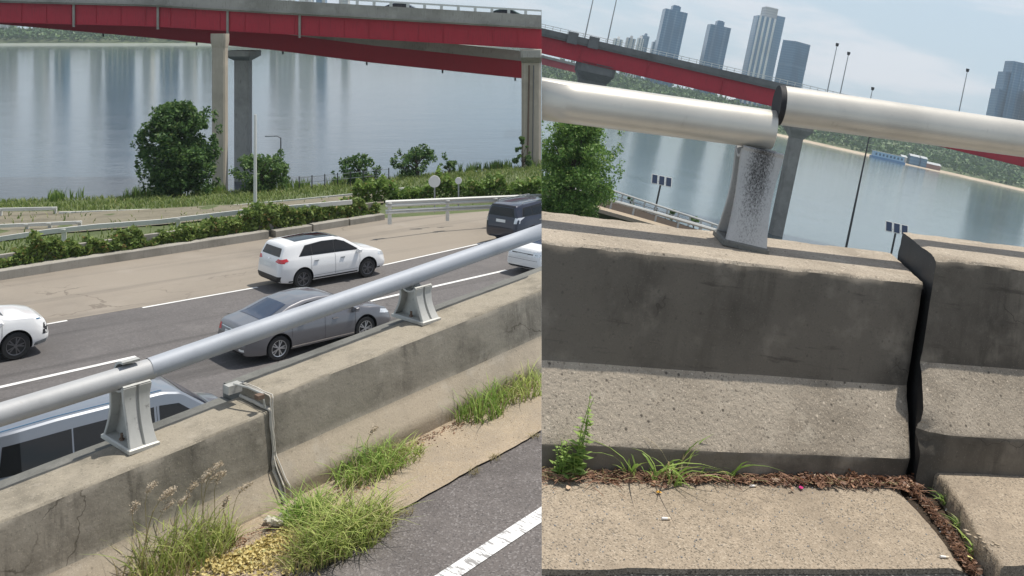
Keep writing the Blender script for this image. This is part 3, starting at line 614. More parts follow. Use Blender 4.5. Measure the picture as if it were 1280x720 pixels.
pier('L', 304, 63, 222, 97, 1.5, 1.5, (2.5, 1.0, 1.6), m_pierG, 'grey concrete pier with dark cap just right of the tan pier')
e, t, H = pier('L', 664, 62, 212, 87.5, 1.75, 1.8, (1.95, 1.2, 1.2), m_pier, 'weathered concrete pier at the right end of the lower ramp', m_brc)
mb = MB(); mb.tube([(-.35, -1.0, .5), (-.2, -1.02, H - 1.4)], .07, 8); put('drain_pipe', mb.mesh('drain_pipe', m_rust, 30), 'L', e)
mb = MB(); mb.tube([(.1, -1.0, .5), (.2, -1.02, H - 1.4)], .05, 8); put('drain_pipe', mb.mesh('drain_pipe', m_brcd, 30), 'L', e)

# ================================================================ foliage builders
def leafquads(C, size, n, flat=0):                         # C:(n,3) centres -> (n,4,3) leaf-shaped quads
    a = rng.normal(size=(n, 3)); a[:, 2] *= .8; a /= np.linalg.norm(a, axis=1)[:, None]
    b = rng.normal(size=(n, 3)); b -= a * (a * b).sum(1)[:, None]; b /= np.linalg.norm(b, axis=1)[:, None]
    s = (size * rng.uniform(.6, 1.35, n))[:, None]
    return np.stack([C - a * s, C - b * s * .5 + a * s * .1, C + a * s, C + b * s * .5 + a * s * .1], 1)
def clumpcloud(blobs, n, shell=.55):                       # blobs: (centre, radius xyz, weight)
    W = np.array([b[2] for b in blobs], float); W /= W.sum(); idx = rng.choice(len(blobs), n, p=W)
    Cb = np.array([b[0] for b in blobs])[idx]; Rb = np.array([b[1] for b in blobs])[idx]
    d = rng.normal(size=(n, 3)); d /= np.linalg.norm(d, axis=1)[:, None]; r = rng.uniform(shell, 1.0, n) ** .6
    return Cb + d * Rb * r[:, None]
def crownblobs(W, H, z0, k, shape='round'):
    o = []
    for i in range(k):
        f = random.random(); 
        ww = (math.sin(math.pi * min(.97, max(.06, f * .86 + .10))) ** .55) if shape == 'round' else (1 - f) ** .4
        a = random.random() * 6.283; rr = W / 2 * ww * math.sqrt(random.random()) * .82
        s = W * random.choice((.05, .07, .09, .12, .16)); o.append(((rr * math.cos(a), rr * math.sin(a), z0 + (H - z0) * (.08 + f * .86)), (s, s, s * .75), s * s))
    return o
def tree(side, px, ybase, d, W, H, z0, n, leaf, mt, label, k=60, cat='tree', name='tree', shape='round', group=None, zoff=0, trunk=True, sprigs=0):
    b = atd(side, px, ybase, d); b.z += zoff; e = empty(name, side, LM(b), label, cat, group)
    bl = crownblobs(W, H, z0, k, shape)
    for _ in range(sprigs):
        a = random.random() * 6.283; zz = random.uniform(z0, H * .95); rr = W * .5 * random.uniform(.8, 1.12)
        s = W * random.uniform(.03, .06); bl.append(((rr * math.cos(a), rr * math.sin(a) * .8, zz), (s, s, s * 1.8), s * s * 1.5))
    mb = MB(); mb.quads(leafquads(clumpcloud(bl, n, .2), leaf, n)); put('crown', mb.mesh('crown', mt), side, e)
    mb = MB(); tr = max(.05, W * .035)
    mb.tube([(0, 0, -.4), (.03 * W, 0, H * .3), (0, .02, H * .55), (0, 0, H * .85)], [tr * 1.4, tr, tr * .6, tr * .15], 8)
    for i in range(14):
        q = Vector(bl[i * len(bl) // 14 % len(bl)][0]); s0 = Vector((0, 0, max(.1, min(q.z * .55, H * .5)))); m_ = s0.lerp(q, .5) + Vector((0, 0, .05 * H))
        mb.tube([s0, m_, q], [tr * .5, tr * .3, tr * .08], 5)
    put('trunk', mb.mesh('trunk', m_bark, 40), side, e)
    return e
# L trees on the bank (image height of each in pixels * d / FPX)
u = 70 / FPX
tree('L', 222, 248, 70, 100 * u, 122 * u, .0, 24000, .15, m_leaf, 'big dense dark green round tree in front of the river and the tan pier', 230, sprigs=46)
tree('L', 325, 244, 71, 82 * u, 52 * u, .1, 5200, .13, m_leaf2, 'low spreading shrub tree between the grey pier and the river', 44, sprigs=16)
tree('L', 449, 236, 74, 62 * u, 48 * u, .25, 2200, .12, m_leaf, 'small thin round tree standing alone before the open water', 26, sprigs=10)
tree('L', 520, 228, 78, 66 * u * 1.1, 44 * u * 1.1, .2, 2800, .12, m_leaf, 'dark bushy tree behind the round white sign', 30, sprigs=12)
tree('L', 561, 226, 80, 34 * u, 34 * u, .3, 700, .11, m_leaf2, 'sparse wispy sapling right of the dark bushy tree', 12, sprigs=6)
e = tree('L', 653, 214, 84, 2.0, 3.2, .1, 1800, .12, m_leaf2, 'tall green climber clump hugging the weathered pier', 20, 'climber', 'climbing_plant')
# tall grass fringe along the bank crest and slope
def grassfield(name, pts, h, wdt, m, side='L', lean=.35, per=1, stuff=True, parent=None, M=None, label=None, seg=3):
    mb = MB(); n = len(pts) * per; P = np.repeat(np.array([tuple(p) for p in pts]), per, 0) + rng.normal(size=(n, 3)) * np.array([.06, .06, 0]) * (h * 1.0)
    hh = h * rng.uniform(.45, 1.25, n); a = rng.uniform(0, 6.283, n); l = lean * rng.uniform(.1, 1.6, n) * hh; q = rng.uniform(0, 6.283, n)
    dx = np.cos(a) * l; dy = np.sin(a) * l; wx = np.cos(q) * wdt; wy = np.sin(q) * wdt
    lv = [P]; W = [1, .8, .5, .08] if seg == 3 else [1, .6, .1]
    for k in range(1, seg + 1):
        f = k / seg; lv.append(P + np.stack([dx * f * f, dy * f * f, hh * f * (1 - .18 * f * f)], 1))
    o = len(mb.v); A = []
    for k in range(seg + 1):
        w_ = np.stack([wx * W[k], wy * W[k], 0 * wx], 1); A += [lv[k] - w_, lv[k] + w_]
    A = np.stack(A, 1); mb.v += [tuple(p) for p in A.reshape(-1, 3).tolist()]; m2 = 2 * (seg + 1)
    for i in range(n):
        b = i * m2
        for k in range(seg): mb.f.append((b + 2 * k, b + 2 * k + 1, b + 2 * k + 3, b + 2 * k + 2)); mb.m.append(0)
    ob = put(name, mb.mesh(name, m), side, parent, M)
    if stuff: tag(ob, label, None, None, 'stuff')
    return ob
TRF = [(-140, 268), (0, 265.5), (150, 264.5), (330, 255), (420, 247), (480, 242)]; TRN = [(-140, 321), (0, 303), (70, 293), (200, 283), (310, 270), (400, 262), (480, 255)]
pts = []
for _ in range(21000):
    x = random.uniform(-150, 735); f = random.random() ** .55; a = G(x, interp(KERB, x)); b = atz('L', x, interp(BANK, x), -12.3)
    f = .1 + .92 * f; q = a.lerp(b, f) + Vector((0, 0, -.05 + .35 * math.sin(math.pi * min(1, f)))); 
    vy = YH - FPX * q.z / q.y
    if x < 500 and interp(TRF, x) - 1 < vy < interp(TRN, x) and random.random() < .93: continue
    if nz(q.x * .12, q.y * .2, 1) > -.28 + .25 * random.gauss(0, 1): pts.append(q)
grassfield('bank_grass', pts, .36, .04, m_bankgrass, per=1, lean=.7, label='tall wild grass covering the river bank', seg=2)
pts = []
for _ in range(1500):
    x = random.uniform(60, 735); b = atz('L', x, interp(BANK, x), -12.3); f = .93 + random.random() * .09
    pts.append(G(x, interp(KERB, x)).lerp(b, f) + Vector((0, 0, .02)))
grassfield('bank_grass', [p for p in pts if nz(p.x * .25, 4) > 0], .85, .05, m_ivy2, per=3, lean=.2, label='taller weeds along the crest of the bank', seg=2)
# ivy hedges
def ivy(name, base, h, dp, n, leaf, m, label):
    C = []
    L = [0]
    for a, b in zip(base[:-1], base[1:]): L.append(L[-1] + (b - a).length)
    tt = rng.uniform(0, L[-1], n)
    for t in tt:
        i = min(len(L) - 2, int(np.searchsorted(L, t) - 1)); i = max(0, i); f = (t - L[i]) / (L[i + 1] - L[i]); p = base[i].lerp(base[i + 1], f)
        d = (base[i + 1] - base[i]).normalized(); nn = Vector((-d.y, d.x, 0)); hl = h(t / L[-1]) * (.9 + .75 * nz(t * .45, 1)) * (.82 + .5 * nz(t * 1.9, 5))
        z = random.random() ** .7 * hl; bulge = .18 * nz(t * .9, z * 1.4, 8) + .10 * nz(t * 3, z * 3, 2)
        C.append(p + nn * (dp * random.random() * .35 - bulge - .05) + Vector((0, 0, z)) if random.random() < .7 else p + nn * (dp * random.random()) + Vector((0, 0, hl * random.uniform(.85, 1.05))))
    mb = MB(); mb.quads(leafquads(np.array([tuple(c) for c in C]), leaf, n)); return tag(put(name, mb.mesh(name, m), 'L'), label, 'hedge', 'ivy hedges along the highway')
def gk(xs, off=.5, up=.25):
    o = []
    for x in xs: p = G(x, interp(KERB, x)); o.append(p + Vector((-.35, .35, 0)).normalized() * off + Vector((0, 0, up)))
    return o
ivy('ivy_hedge', gk(range(-140, 482, 20), .45, .2), lambda f: .85 + .45 * math.exp(-((f - .72) / .12) ** 2), .7, 15000, .12, m_ivy, 'long creeper hedge trailing over the kerb left of the guard rail end')
hb = [bankz(x, y) for x, y in ((440, 255), (500, 252), (560, 250), (620, 247), (680, 245), (740, 243))]
ivy('ivy_hedge', hb, lambda f: 1.15, 1.6, 9000, .13, m_ivy2, 'thick green creeper hedge behind the metal guard rail')
# low wall under the ivy
mb = MB(); wl = gk(range(-140, 482, 20), .62, 0); mb.loft([[p, p + Vector((0, .25, 0)), p + Vector((0, .25, .8)), p + Vector((0, 0, .8))] for p in wl])
tag(put('low_wall', mb.mesh('low_wall', m_kerb, None, True), 'L'), 'low grey wall mostly hidden behind the trailing ivy', 'wall')

# ================================================================ guard rails
def railpts(pix, up): return [G(*p) * 1.0 for p in pix]
def guardrail(pix, rails, posts, label, hgt, kind='box', d0=None, group='guard rails by the shore'):
    # pix: image path of the TOP rail; d0: distances at both ends
    n = len(pix); P = [atd('L', x, y, d0[0] + (d0[1] - d0[0]) * i / (n - 1)) for i, (x, y) in enumerate(pix)]
    e = empty('guard_rail', 'L', LM(P[0] - Vector((0, 0, hgt))), label, 'guard rail', group); P = [p - P[0] for p in P]
    for dz, th in rails:
        mb = MB()
        if kind == 'box': mb.loft([[(p.x, p.y - .06, p.z - dz - th / 2 + hgt), (p.x, p.y + .06, p.z - dz - th / 2 + hgt), (p.x, p.y + .06, p.z - dz + th / 2 + hgt), (p.x, p.y - .06, p.z - dz + th / 2 + hgt)] for p in P])
        else:
            prf = [(0, -.5), (-.05, -.36), (-.05, -.2), (.02, -.05), (.02, .05), (-.05, .2), (-.05, .36), (0, .5), (.05, .5), (.05, -.5)]
            mb.loft([[(p.x, p.y + a, p.z - dz + hgt + b * th) for a, b in prf] for p in P])
        put('rail', mb.mesh('rail', m_rail, 40, True), 'L', e)
    for f in posts:
        i = f * (n - 1); a = int(min(i, n - 2)); q = P[a].lerp(P[a + 1], i - a)
        mb = MB().box((0, .08, hgt / 2 - .15), (.16, .14, hgt + .3)).box((0, 0, hgt + .02), (.22, .2, .05)); put('post', mb.mesh('post', m_rail), 'L', e, LM(q))
    return e
guardrail([(-120, 315), (0, 298.5), (60, 289.5), (120, 283), (200, 277), (310, 264), (400, 256), (440, 252.5)], [(0, .2)], [.06, .33, .60, .83], 'white box rail on posts just above the ivy hedge', .95, d0=(39.5, 46))
guardrail([(74, 267), (200, 263), (300, 257.5), (400, 248), (480, 240), (506, 236)], [(0, .2), (.40, .2)], [.02, .3, .62, .98], 'far double white rail running under the trees', .9, d0=(56, 62), group=None)
guardrail([(-140, 263), (0, 262), (71, 260.5)], [(0, .18)], [.5, .98], 'short white rail end at the far left by the water', .6, d0=(56, 56), group=None)
guardrail([(-140, 290), (0, 282.5), (102, 278)], [(0, .16)], [.3, .66, .8, .985], 'short white rail with close posts on the brown verge at far left', .75, d0=(48, 49), group=None)
guardrail([(482, 255), (560, 251.5), (676, 246.5), (740, 243)], [(0, .30), (.36, .2)], [.02, .33, .5, .84], 'galvanised double guard rail left of the black car', .62, 'w', d0=(42.5, 48), group=None)
mb_ = [bankz(x, y) + Vector((0, 0, .06)) for x, y in [(x, interp(TRF, x)) for x in (-140, -70, 0, 70, 150, 240, 330, 420, 480)]]
mb2_ = [bankz(x, y) + Vector((0, 0, .06)) for x, y in [(x, interp(TRN, x)) for x in (-140, -70, 0, 70, 150, 240, 330, 420, 480)]]
sheet('dirt_track', [mb2_, [a.lerp(b, .5) + Vector((0, 0, .03)) for a, b in zip(mb_, mb2_)], mb_], m_soil, nzamp=.03)
# lamps and small signs on the L bank
def lamp(side, px, yb, yt, d, r, label, m, arm=None, group=None, zb=None):
    b = atd(side, px, yb, d); t = atd(side, px, yt, d); H = t.z - b.z
    e = empty('street_lamp', side, LM(b), label, 'street lamp', group)
    mb = MB(); mb.tube([(0, 0, -1), (0, 0, H)], [r * 1.3, r * .8], 10); put('pole', mb.mesh('pole', m, 30), side, e)
    if arm:
        mb = MB(); mb.tube([(0, 0, H - .05), (arm * .5, 0, H + .12), (arm, 0, H + .1)], r * .6, 8); put('arm', mb.mesh('arm', m, 30), side, e)
        mb = MB(); s = 1 if arm > 0 else -1
        mb.loft([[(arm + s * x, y * w_, H + .1 + z) for y, z in ((-.12, -.04), (.12, -.04), (.1, .05), (-.1, .05))] for x, w_ in ((0, .6), (.2, 1), (.5, 1), (.65, .5))]); put('lamp_head', mb.mesh('lamp_head', m_grey, 30), side, e)
    return e
lamp('L', 319, 280, 143, 46, .075, 'slender pale lamp pole standing in front of the shrub tree', m_rail)
lamp('L', 351, 236, 172, 73, .05, 'thin dark lamp with a short arm by the water', m_dk, -.55)
def signdisc(px, py, r, d, yb, label):
    c = atd('L', px, py, d); b = atd('L', px, yb, d); e = empty('round_sign', 'L', LM(b), label, 'sign', 'round signs on the bank'); h = c.z - b.z
    mb = MB(); mb.tube([(0, .06, h), (0, 0, h)], [r, r], 20); put('disc', mb.mesh('disc', m_paintline, 30), 'L', e)
    mb = MB(); mb.tube([(0, .1, -.3), (0, .1, h)], .035, 8); put('post', mb.mesh('post', m_grey, 30), 'L', e)
signdisc(543, 227, .28, 45.2, 258, 'larger round white sign above the creeper hedge'); signdisc(573, 226, .16, 45.6, 256, 'smaller round white sign above the creeper hedge')
e = empty('shore_fence', 'L', LM((0, 0, 0)), 'thin post fence at the water edge right of the shrub tree', 'fence')
fp = [atd('L', x, interp([(374, 238), (500, 226)], x), 72) for x in range(374, 500, 16)]
for p in fp: mb = MB().box((0, 0, .45), (.07, .07, 1.2)); put('post', mb.mesh('post', m_dk), 'L', e, LM(p))
for dz in (.55, .95):
    mb = MB(); mb.tube([p + Vector((0, 0, dz)) for p in fp], .02, 5); put('rail', mb.mesh('rail', m_grey), 'L', e)

# ================================================================ far banks and towers
m_far = concrete('far_bank_soil', (.12, .15, .07), dark=(.07, .10, .04), light=(.20, .21, .12), patch=.02, speck=.2, bumps=.3, pits=0, fine=.4)
m_beach = concrete('far_beach', (.46, .38, .28), dark=(.34, .28, .20), patch=.03, speck=.2, bumps=.2, pits=0, fine=.5)
m_embank = concrete('far_embankment', (.22, .24, .20), dark=(.14, .17, .13), patch=.03, speck=.2, bumps=.2, pits=0, fine=.5)
m_farleaf = leafmat('far_tree_leaves', (.03, .08, .02), (.12, .20, .05), trans=.1)
def farwood(side, x0, x1, y0, y1, zf, n, size, label, dens=lambda x, y: 1):
    X = rng.uniform(x0, x1, n); Y = rng.uniform(0, 1, n) ** 1.3 * (y1 - y0) + y0; C = []
    for x, y in zip(X, Y):
        c = nz(x * .012, y * .012, 3); 
        if c > -.5 and random.random() < dens(x, y):
            h = max(2, (6 + 7 * nz(x * .035, y * .05, 9) + 4 * nz(x * .12, y * .12, 2))); C.append((x, y, zf(x, y) + random.random() ** .6 * h))
    C = np.array(C); mb = MB(); mb.quads(leafquads(C, size, len(C))); return tag(put('far_trees', mb.mesh('far_trees', m_farleaf), side), label, None, None, 'stuff')
sheet('far_bank', [[(x, y + 6 * nz(x * .01, 1), z) for x in range(-1500, 60, 30)] for y, z in ((1056, -16), (1064, -13.0), (1085, -12.6))], m_embank)
sheet('far_bank', [[(x, y + 6 * nz(x * .01, 1), z + (1.5 * nz(x * .02, y * .01) if z > -12 else 0)) for x in range(-1500, 60, 30)] for y, z in ((1085, -12.6), (1110, -9), (1160, -6), (1250, 2), (1500, 4), (2300, 4))], m_far)
farwood('L', -1100, 40, 1090, 1230, lambda x, y: -9 + (y - 1090) * .06, 26000, 2.6, 'strip of woodland along the far shore seen below the red bridge')
def tower(side, px, w_, ytop, d, label, m, crown=None, base=-5, dp=None, fins=0, finm=None, group=None, rz=0, name='high_rise', steps=None, z1=None):
    c = atd(side, px, ytop, d); H = (c.z if z1 is None else z1) - base; dp = dp or w_ * .8
    e = empty(name, side, LM((c.x, c.y, base), rz), label, 'high-rise' if H > 50 else 'building', group)
    mb = MB(); hs = H if not steps else steps[0][1] * H
    mb.box((0, 0, hs / 2), (w_, dp, hs)); put('shaft', mb.mesh('shaft', m), side, e)
    for (x, hf, ww, mm) in (steps[1:] if steps else ()):
        mb = MB().box((x, 1.5, hf * H / 2), (ww, dp * 1.02 - 2, hf * H)); put('wing', mb.mesh('wing', mm or m), side, e)
    if crown:
        cw, ch = crown; mb = MB().box((0, 0, H + ch / 2), (cw, dp * .6, ch)).box((0, 0, H + ch + .6), (cw * .7, dp * .4, 1.2)); put('roof_crown', mb.mesh('roof_crown', m), side, e)
    for i in range(fins):
        x = (-.5 + (i + .5) / fins) * w_; mb = MB().box((x, -dp / 2 - .3, H * .5), (w_ / fins * (.42 if finm is m_w2 and fins == 4 else .22), .8, H)); put('fin', mb.mesh('fin', finm or m), side, e)
    return e
def glassm(name, col, band, rough=.25, fl=3.4, met=.3):
    m = mat(name, col, rough, met); t = m.node_tree; b = t.nodes['Principled BSDF']; tcn = N(t, 'ShaderNodeTexCoord', name='TC')
    sp_ = N(t, 'ShaderNodeSeparateXYZ'); t.links.new(tcn.outputs['Object'], sp_.inputs[0]); w_ = N(t, 'ShaderNodeMath', operation='MULTIPLY'); w_.inputs[1].default_value = 1 / fl; t.links.new(sp_.outputs[2], w_.inputs[0])
    fr = N(t, 'ShaderNodeMath', operation='FRACT'); t.links.new(w_.outputs[0], fr.inputs[0]); gt = N(t, 'ShaderNodeMath', operation='GREATER_THAN'); gt.inputs[1].default_value = .62; t.links.new(fr.outputs[0], gt.inputs[0])
    ml = N(t, 'ShaderNodeMath', operation='MULTIPLY'); ml.inputs[1].default_value = .6; t.links.new(gt.outputs[0], ml.inputs[0])
    c = cmix(t, col, band, ml.outputs[0]); c = cmix(t, c, tuple(x * .7 for x in col), tnoise(t, 1, 2, .5, sc3=(.09, .09, .02), lo=.45, hi=.6, amp=.5)); t.links.new(c, b.inputs['Base Color']); return m
m_g1 = glassm('tower_glass_blue', (.02, .125, .24), (.10, .23, .35)); m_g2 = glassm('tower_glass_grey', (.09, .20, .32), (.22, .33, .42)); m_w1 = glassm('tower_pale_cladding', (.55, .54, .52), (.30, .31, .33), .6, met=0)
m_w2 = glassm('tower_white_cladding', (.85, .83, .79), (.66, .66, .66), .6, met=0)
def tl_(i, px):
    k = sorted(TW).index(px); return ('first', 'second', 'third', 'fourth', 'fifth', 'sixth', 'seventh', 'eighth', 'ninth', 'tenth', 'eleventh', 'twelfth', 'thirteenth', 'fourteenth', 'fifteenth', 'sixteenth', 'seventeenth')[k] + ' from the left of the far shore high-rises mirrored in the river'
TW = (8, 52, 78, 120, 150, 186, 212, 238, 262, -30, -75, 343, 358, 383, 402, 432)
gL = 'apartment towers on the far shore, seen only mirrored in the river'
for i, (px, w_, top, m, fn) in enumerate(((8, 22, 62, m_w1, 2), (52, 14, 88, m_w2, 0), (78, 14, 74, m_g1, 1), (120, 9, 92, m_w2, 0), (150, 34, 128, m_g1, 5), (186, 11, 85, m_w2, 0), (212, 20, 76, m_g1, 2), (238, 15, 70, m_w2, 1), (262, 16, 58, m_w1, 1), (-30, 22, 80, m_w2, 2), (-75, 26, 66, m_w1, 3),
                                       (343, 9, 62, m_w1, 0), (358, 20, 92, m_w2, 3), (383, 17, 92, m_w2, 0), (402, 12, 70, m_g1, 0), (432, 9, 45, m_w1, 0))):
    tower('L', px, w_, 40, 1290 + 14 * (i % 3), tl_(i, px), m, (w_ * .5, 5), -6, 16, fn, m_w2 if fn and m is not m_w2 else m_w1, gL, z1=top * 1.15)

# ================================================================ R: river, far shore, skyline, bridge
WZ = -17.0
sheet('river_water', [[(-60, 30, WZ), (1800, 30, WZ)], [(-60, 1150, WZ), (1800, 1150, WZ)]], m_waterR, 'R')
def shore(x): return 930 + 60 * math.sin(x * .004 + 1) + 14 * nz(x * .01, 2)
xsR = list(range(-100, 1801, 25))
sheet('far_beach', [[(x, shore(x) + a, z) for x in xsR] for a, z in ((-4, -18), (3, -16.6), (24, -15.6), (32, -15.2))], m_beach, 'R')
sheet('far_bank', [[(x, shore(x) + a, z + (nz(x * .02, a) if z > -14 else 0)) for x in xsR] for a, z in ((32, -15.2), (60, -13.0), (120, -8), (220, 2), (400, 9), (2000, 11))], m_far, 'R')
farwood('R', -60, 1100, 945, 1330, lambda x, y: float(np.interp(y - shore(x), [32, 60, 120, 220, 400], [-15, -13, -8, 2, 9])), 52000, 2.6, 'green woodland and scrub along the far shore under the bridge deck', lambda x, y: 1 if y > shore(x) + 34 else 0)
# far blue floating house and dock clutter
_r = rs('R', 1109, 200); _x = _r.x / _r.y * 900; _Y = shore(_x) - 9; c = _r * (_Y / _r.y); c.z = WZ; e = empty('floating_house', 'R', LM(c, R_(-4)), 'long bright blue floating building moored at the far shore', 'barge')
mb = MB().box((0, 0, .9), (33, 8, 1.8)); put('hull', mb.mesh('hull', mat('barge_blue', (.06, .22, .45), .5)), 'R', e)
mb = MB().box((0, 0, 4.2), (30, 7, 4.8)); put('cabin', mb.mesh('cabin', mat('pale_blue_panel', (.30, .50, .68), .5)), 'R', e)
mb = MB().box((0, 0, 6.9), (31.5, 8, .5)); put('roof', mb.mesh('roof', m_rail), 'R', e)
for i in range(8): mb = MB().box((-12.6 + i * 3.6, -3.56, 4.2), (1.8, .12, 2.2)); put('window', mb.mesh('window', m_g1), 'R', e)
for i, (px, py, w_, h_, mm, lb) in enumerate(((1143, 205, 14, 9, m_g2, 'grey boathouse beside the blue floating building'), (1152, 206, 6, 9, m_g2, 'narrow grey hut behind the boathouse'), (1162, 210, 18, 5, mat('brick_shed', (.25, .12, .09), .8), 'low reddish shed on the far shore'), (1128, 200, 5, 6, m_w1, 'pale hut at the right end of the blue floating building'))):
    c = rs('R', px, py); c = c * ((shore(c.x / c.y * 905) + 16) / c.y); e = empty('shore_building', 'R', LM((c.x, c.y, WZ + .6)), lb, 'building'); mb = MB().box((0, 0, h_ / 2), (w_, 8, h_)); put('wall', mb.mesh('wall', mm), 'R', e)
    mb = MB(); mb.loft([[(x, -4.6, h_), (x, 4.6, h_), (x, 0, h_ + 2)] for x in (-w_ / 2 - .5, w_ / 2 + .5)]); put('roof', mb.mesh('roof', m_grey), 'R', e)
# skyline; widths in px * d / FPX
D = 1300; q = D / FPX
gS = 'high-rises of the skyline beyond the red bridge'
tower('R', 844, 28 * q, 14, D, 'leftmost tall blue glass tower with a stepped crown', m_g1, (10 * q, 6 * q), -20, 26, 3, m_g2, gS)
tower('R', 899, 26 * q, 33, D + 20, 'shorter blue tower with rounded crown, second of the skyline', m_g1, (9 * q, 6 * q), -20, 24, 2, m_g2, gS)
e = tower('R', 957, 24 * q, 22, D - 30, 'tallest pale tower made of three ribbed slabs', m_g2, None, -20, 24, 4, m_w2, gS)
mb = MB(); 
for (x, w_, h_) in ((4 * q, 15 * q, 13 * q), (17 * q, 10 * q, 5 * q)):
    tower_h = atd('R', 957, 22, D - 30).z + 20; mb = MB().box((x, 4, (tower_h + h_) / 2), (w_, 22, tower_h + h_)); put('slab', mb.mesh('slab', m_w1 if x < 10 * q else m_g2), 'R', e)
mb = MB().box((2 * q, -12.6, tower_h * .42), (31 * q, .8, 4)); put('belt', mb.mesh('belt', m_g2), 'R', e)
e = tower('R', 996, 25 * q, 53, D + 40, 'square teal glass tower right of the tallest one', m_g1, None, -20, 26, 0, None, gS, rz=R_(28)); mb = MB().box((0, 0, 1), (25.3 * q, 26.4, 2)); put('mid_band', mb.mesh('mid_band', m_g2), 'R', e, LM((0, 0, 95)))
e = tower('R', 1270, 16 * q, 78, D - 60, 'dark stepped blue tower at the right edge', m_g1, None, -20, 22, 2, m_g2, gS)
for x, dh in ((-9 * q, -14 * q), (-13 * q, -36 * q), (8 * q, -20 * q)):
    hh = atd('R', 1270, 78, D - 60).z + 20 + dh; mb = MB().box((x, 2, hh / 2), (8 * q, 20, hh)); put('wing', mb.mesh('wing', m_g1 if x > -15 else m_g2), 'R', e)
tower('R', 1296, 20 * q, 116, D - 80, 'partly hidden dark tower cut by the right edge', m_g1, None, -20, 22, 2, m_g2, gS)
for i, (px, yt, w_, lb, mm) in enumerate(((773, 49, 11, 'faint pale apartment block at the left of the small cluster', m_w2), (789, 48, 11, 'pale apartment block with dark side in the small cluster', m_w1), (801, 48, 7, 'slim pale block in the small cluster', m_w2), (807, 45, 9, 'darker tallest block of the small cluster', m_g2), (820, 53, 9, 'grey block just left of the tall glass tower', m_g2))):
    tower('R', px, w_ * 1500 / FPX, yt, 1500 + 15 * i, lb, mm, (4, 3), -20, 15, 2, m_g1, 'small cluster of apartment blocks')
# red bridge
DB2 = 140.0; k3 = DB2 / FPX
RT = [(560, 17), (677, 45), (966, 111.5), (1170, 160), (1400, 216)]
xs = [560, 620, 677, 750, 820, 890, 966, 1060, 1170, 1280, 1400]; P_ = ipts('R', xs, RT, DB2)
rb = empty('highway_bridge', 'R', LM(), 'red girder bridge with dark parapet behind the white pipes', 'bridge')
girderline('R', P_, -20.5 * k3, .15, 0, .35, m_red, 'girder', rb); girderline('R', P_, -20.5 * k3 - .05, -20.5 * k3 + .02, -.2, .55, m_red, 'flange', rb); girderline('R', P_, -20.5 * k3, .1, 6, 6.4, m_red, 'girder', rb)
girderline('R', P_, 0, .3, -.8, 11, m_brcd, 'deck_slab', rb); girderline('R', P_, .3, 1.1, -.95, -.7, m_brcd, 'parapet', rb)
girderline('R', P_, 1.62, 1.70, -.9, -.82, m_rail, 'handrail', rb); girderline('R', P_, 1.32, 1.38, -.9, -.82, m_rail, 'handrail', rb)
for i in range(75):
    x = 566 + i * 9.4; q_ = atd('R', x, interp(RT, x), DB2); mb = MB().box((0, 0, 0), (.08, .08, .65)); put('rail_post', mb.mesh('rail_post', m_rail), 'R', rb, LM(q_ + Vector((0, -.86, 1.4))))
for x in (729, 812, 905, 1043, 1120): q_ = atd('R', x, interp(RT, x), DB2); mb = MB().box((0, 0, 0), (.14, .12, 2.3)); put('stiffener', mb.mesh('stiffener', m_red), 'R', rb, LM(q_ + Vector((0, -.1, -1.2))))
for x in (712, 738): q_ = atd('R', x + 2, interp(RT, x + 2), DB2); mb = MB().box((0, 0, .9), (1.5, .3, 1.7)); put('expansion_cover', mb.mesh('expansion_cover', m_brcd), 'R', rb, LM(q_ + Vector((0, -1.05, -.2))))
for i, (px, yb, yt, lb) in enumerate(((729, 56, -25, 'left of two lamp poles rising from the bridge, cut by the top edge'), (757, 62, -20, 'right of two lamp poles rising from the bridge, cut by the top edge'), (1030, 134, 57, 'left of two lamp poles sticking up behind the right pipe'), (1046, 137, 68, 'right of two lamp poles sticking up behind the right pipe'), (1192, 172, 89, 'lone lamp pole sticking up behind the right pipe'), (1083, 148, 112, 'barely visible short pole tip behind the right pipe'))):
    d_ = DB2 + 2; b = atd('R', px, yb, d_); H = (yb - yt) / .976 * d_ / FPX; e = empty('street_lamp', 'R', LM(b), lb, 'street lamp', 'lamp poles on the red bridge')
    mb = MB(); mb.tube([(0, 0, -.5), (0, 0, H)], [.11, .055], 8); put('pole', mb.mesh('pole', m_grey, 30), 'R', e)
    mb = MB(); mb.tube([(0, 0, H - .1), (0, 0, H + .35)], [.2, .26], 8); put('lamp_head', mb.mesh('lamp_head', m_dk, 30), 'R', e)
m_pierR = concrete('pier_concrete_grey', (.30, .285, .26), dark=(.17, .16, .145), patch=.25, streak=.5, speck=.1, bumps=.2, pits=0, fine=5)
def pierR(px, yt, d, wd, dp, cap, H, label, m=m_brcd): return pier('R', px, yt, 0, d, wd, dp, cap, m, label, None, None, H)
pierR(745, 80, DB2 + 3, 4.2, 3, (5.6, 2.6, 1.5), 26, 'broad grey pier cap under the bridge, above the left pipe')
pierR(1000, 148, DB2 + 4, 1.8, 1.9, (3.5, 3.0, 1.2), 24, 'grey bridge pier standing in the river behind the mouldy post', m_pierR)
r3 = empty('lower_ramp', 'R', LM(), 'thin faded red ramp emerging under the bridge at the seam', 'bridge')
Q_ = ipts('R', (560, 677, 722), [(560, 46), (677, 72), (722, 83)], 190); girderline('R', Q_, -1.3, 0, 0, .3, m_redd, 'girder', r3); girderline('R', Q_, 0, .5, -.4, 6, m_brc, 'deck_slab', r3)
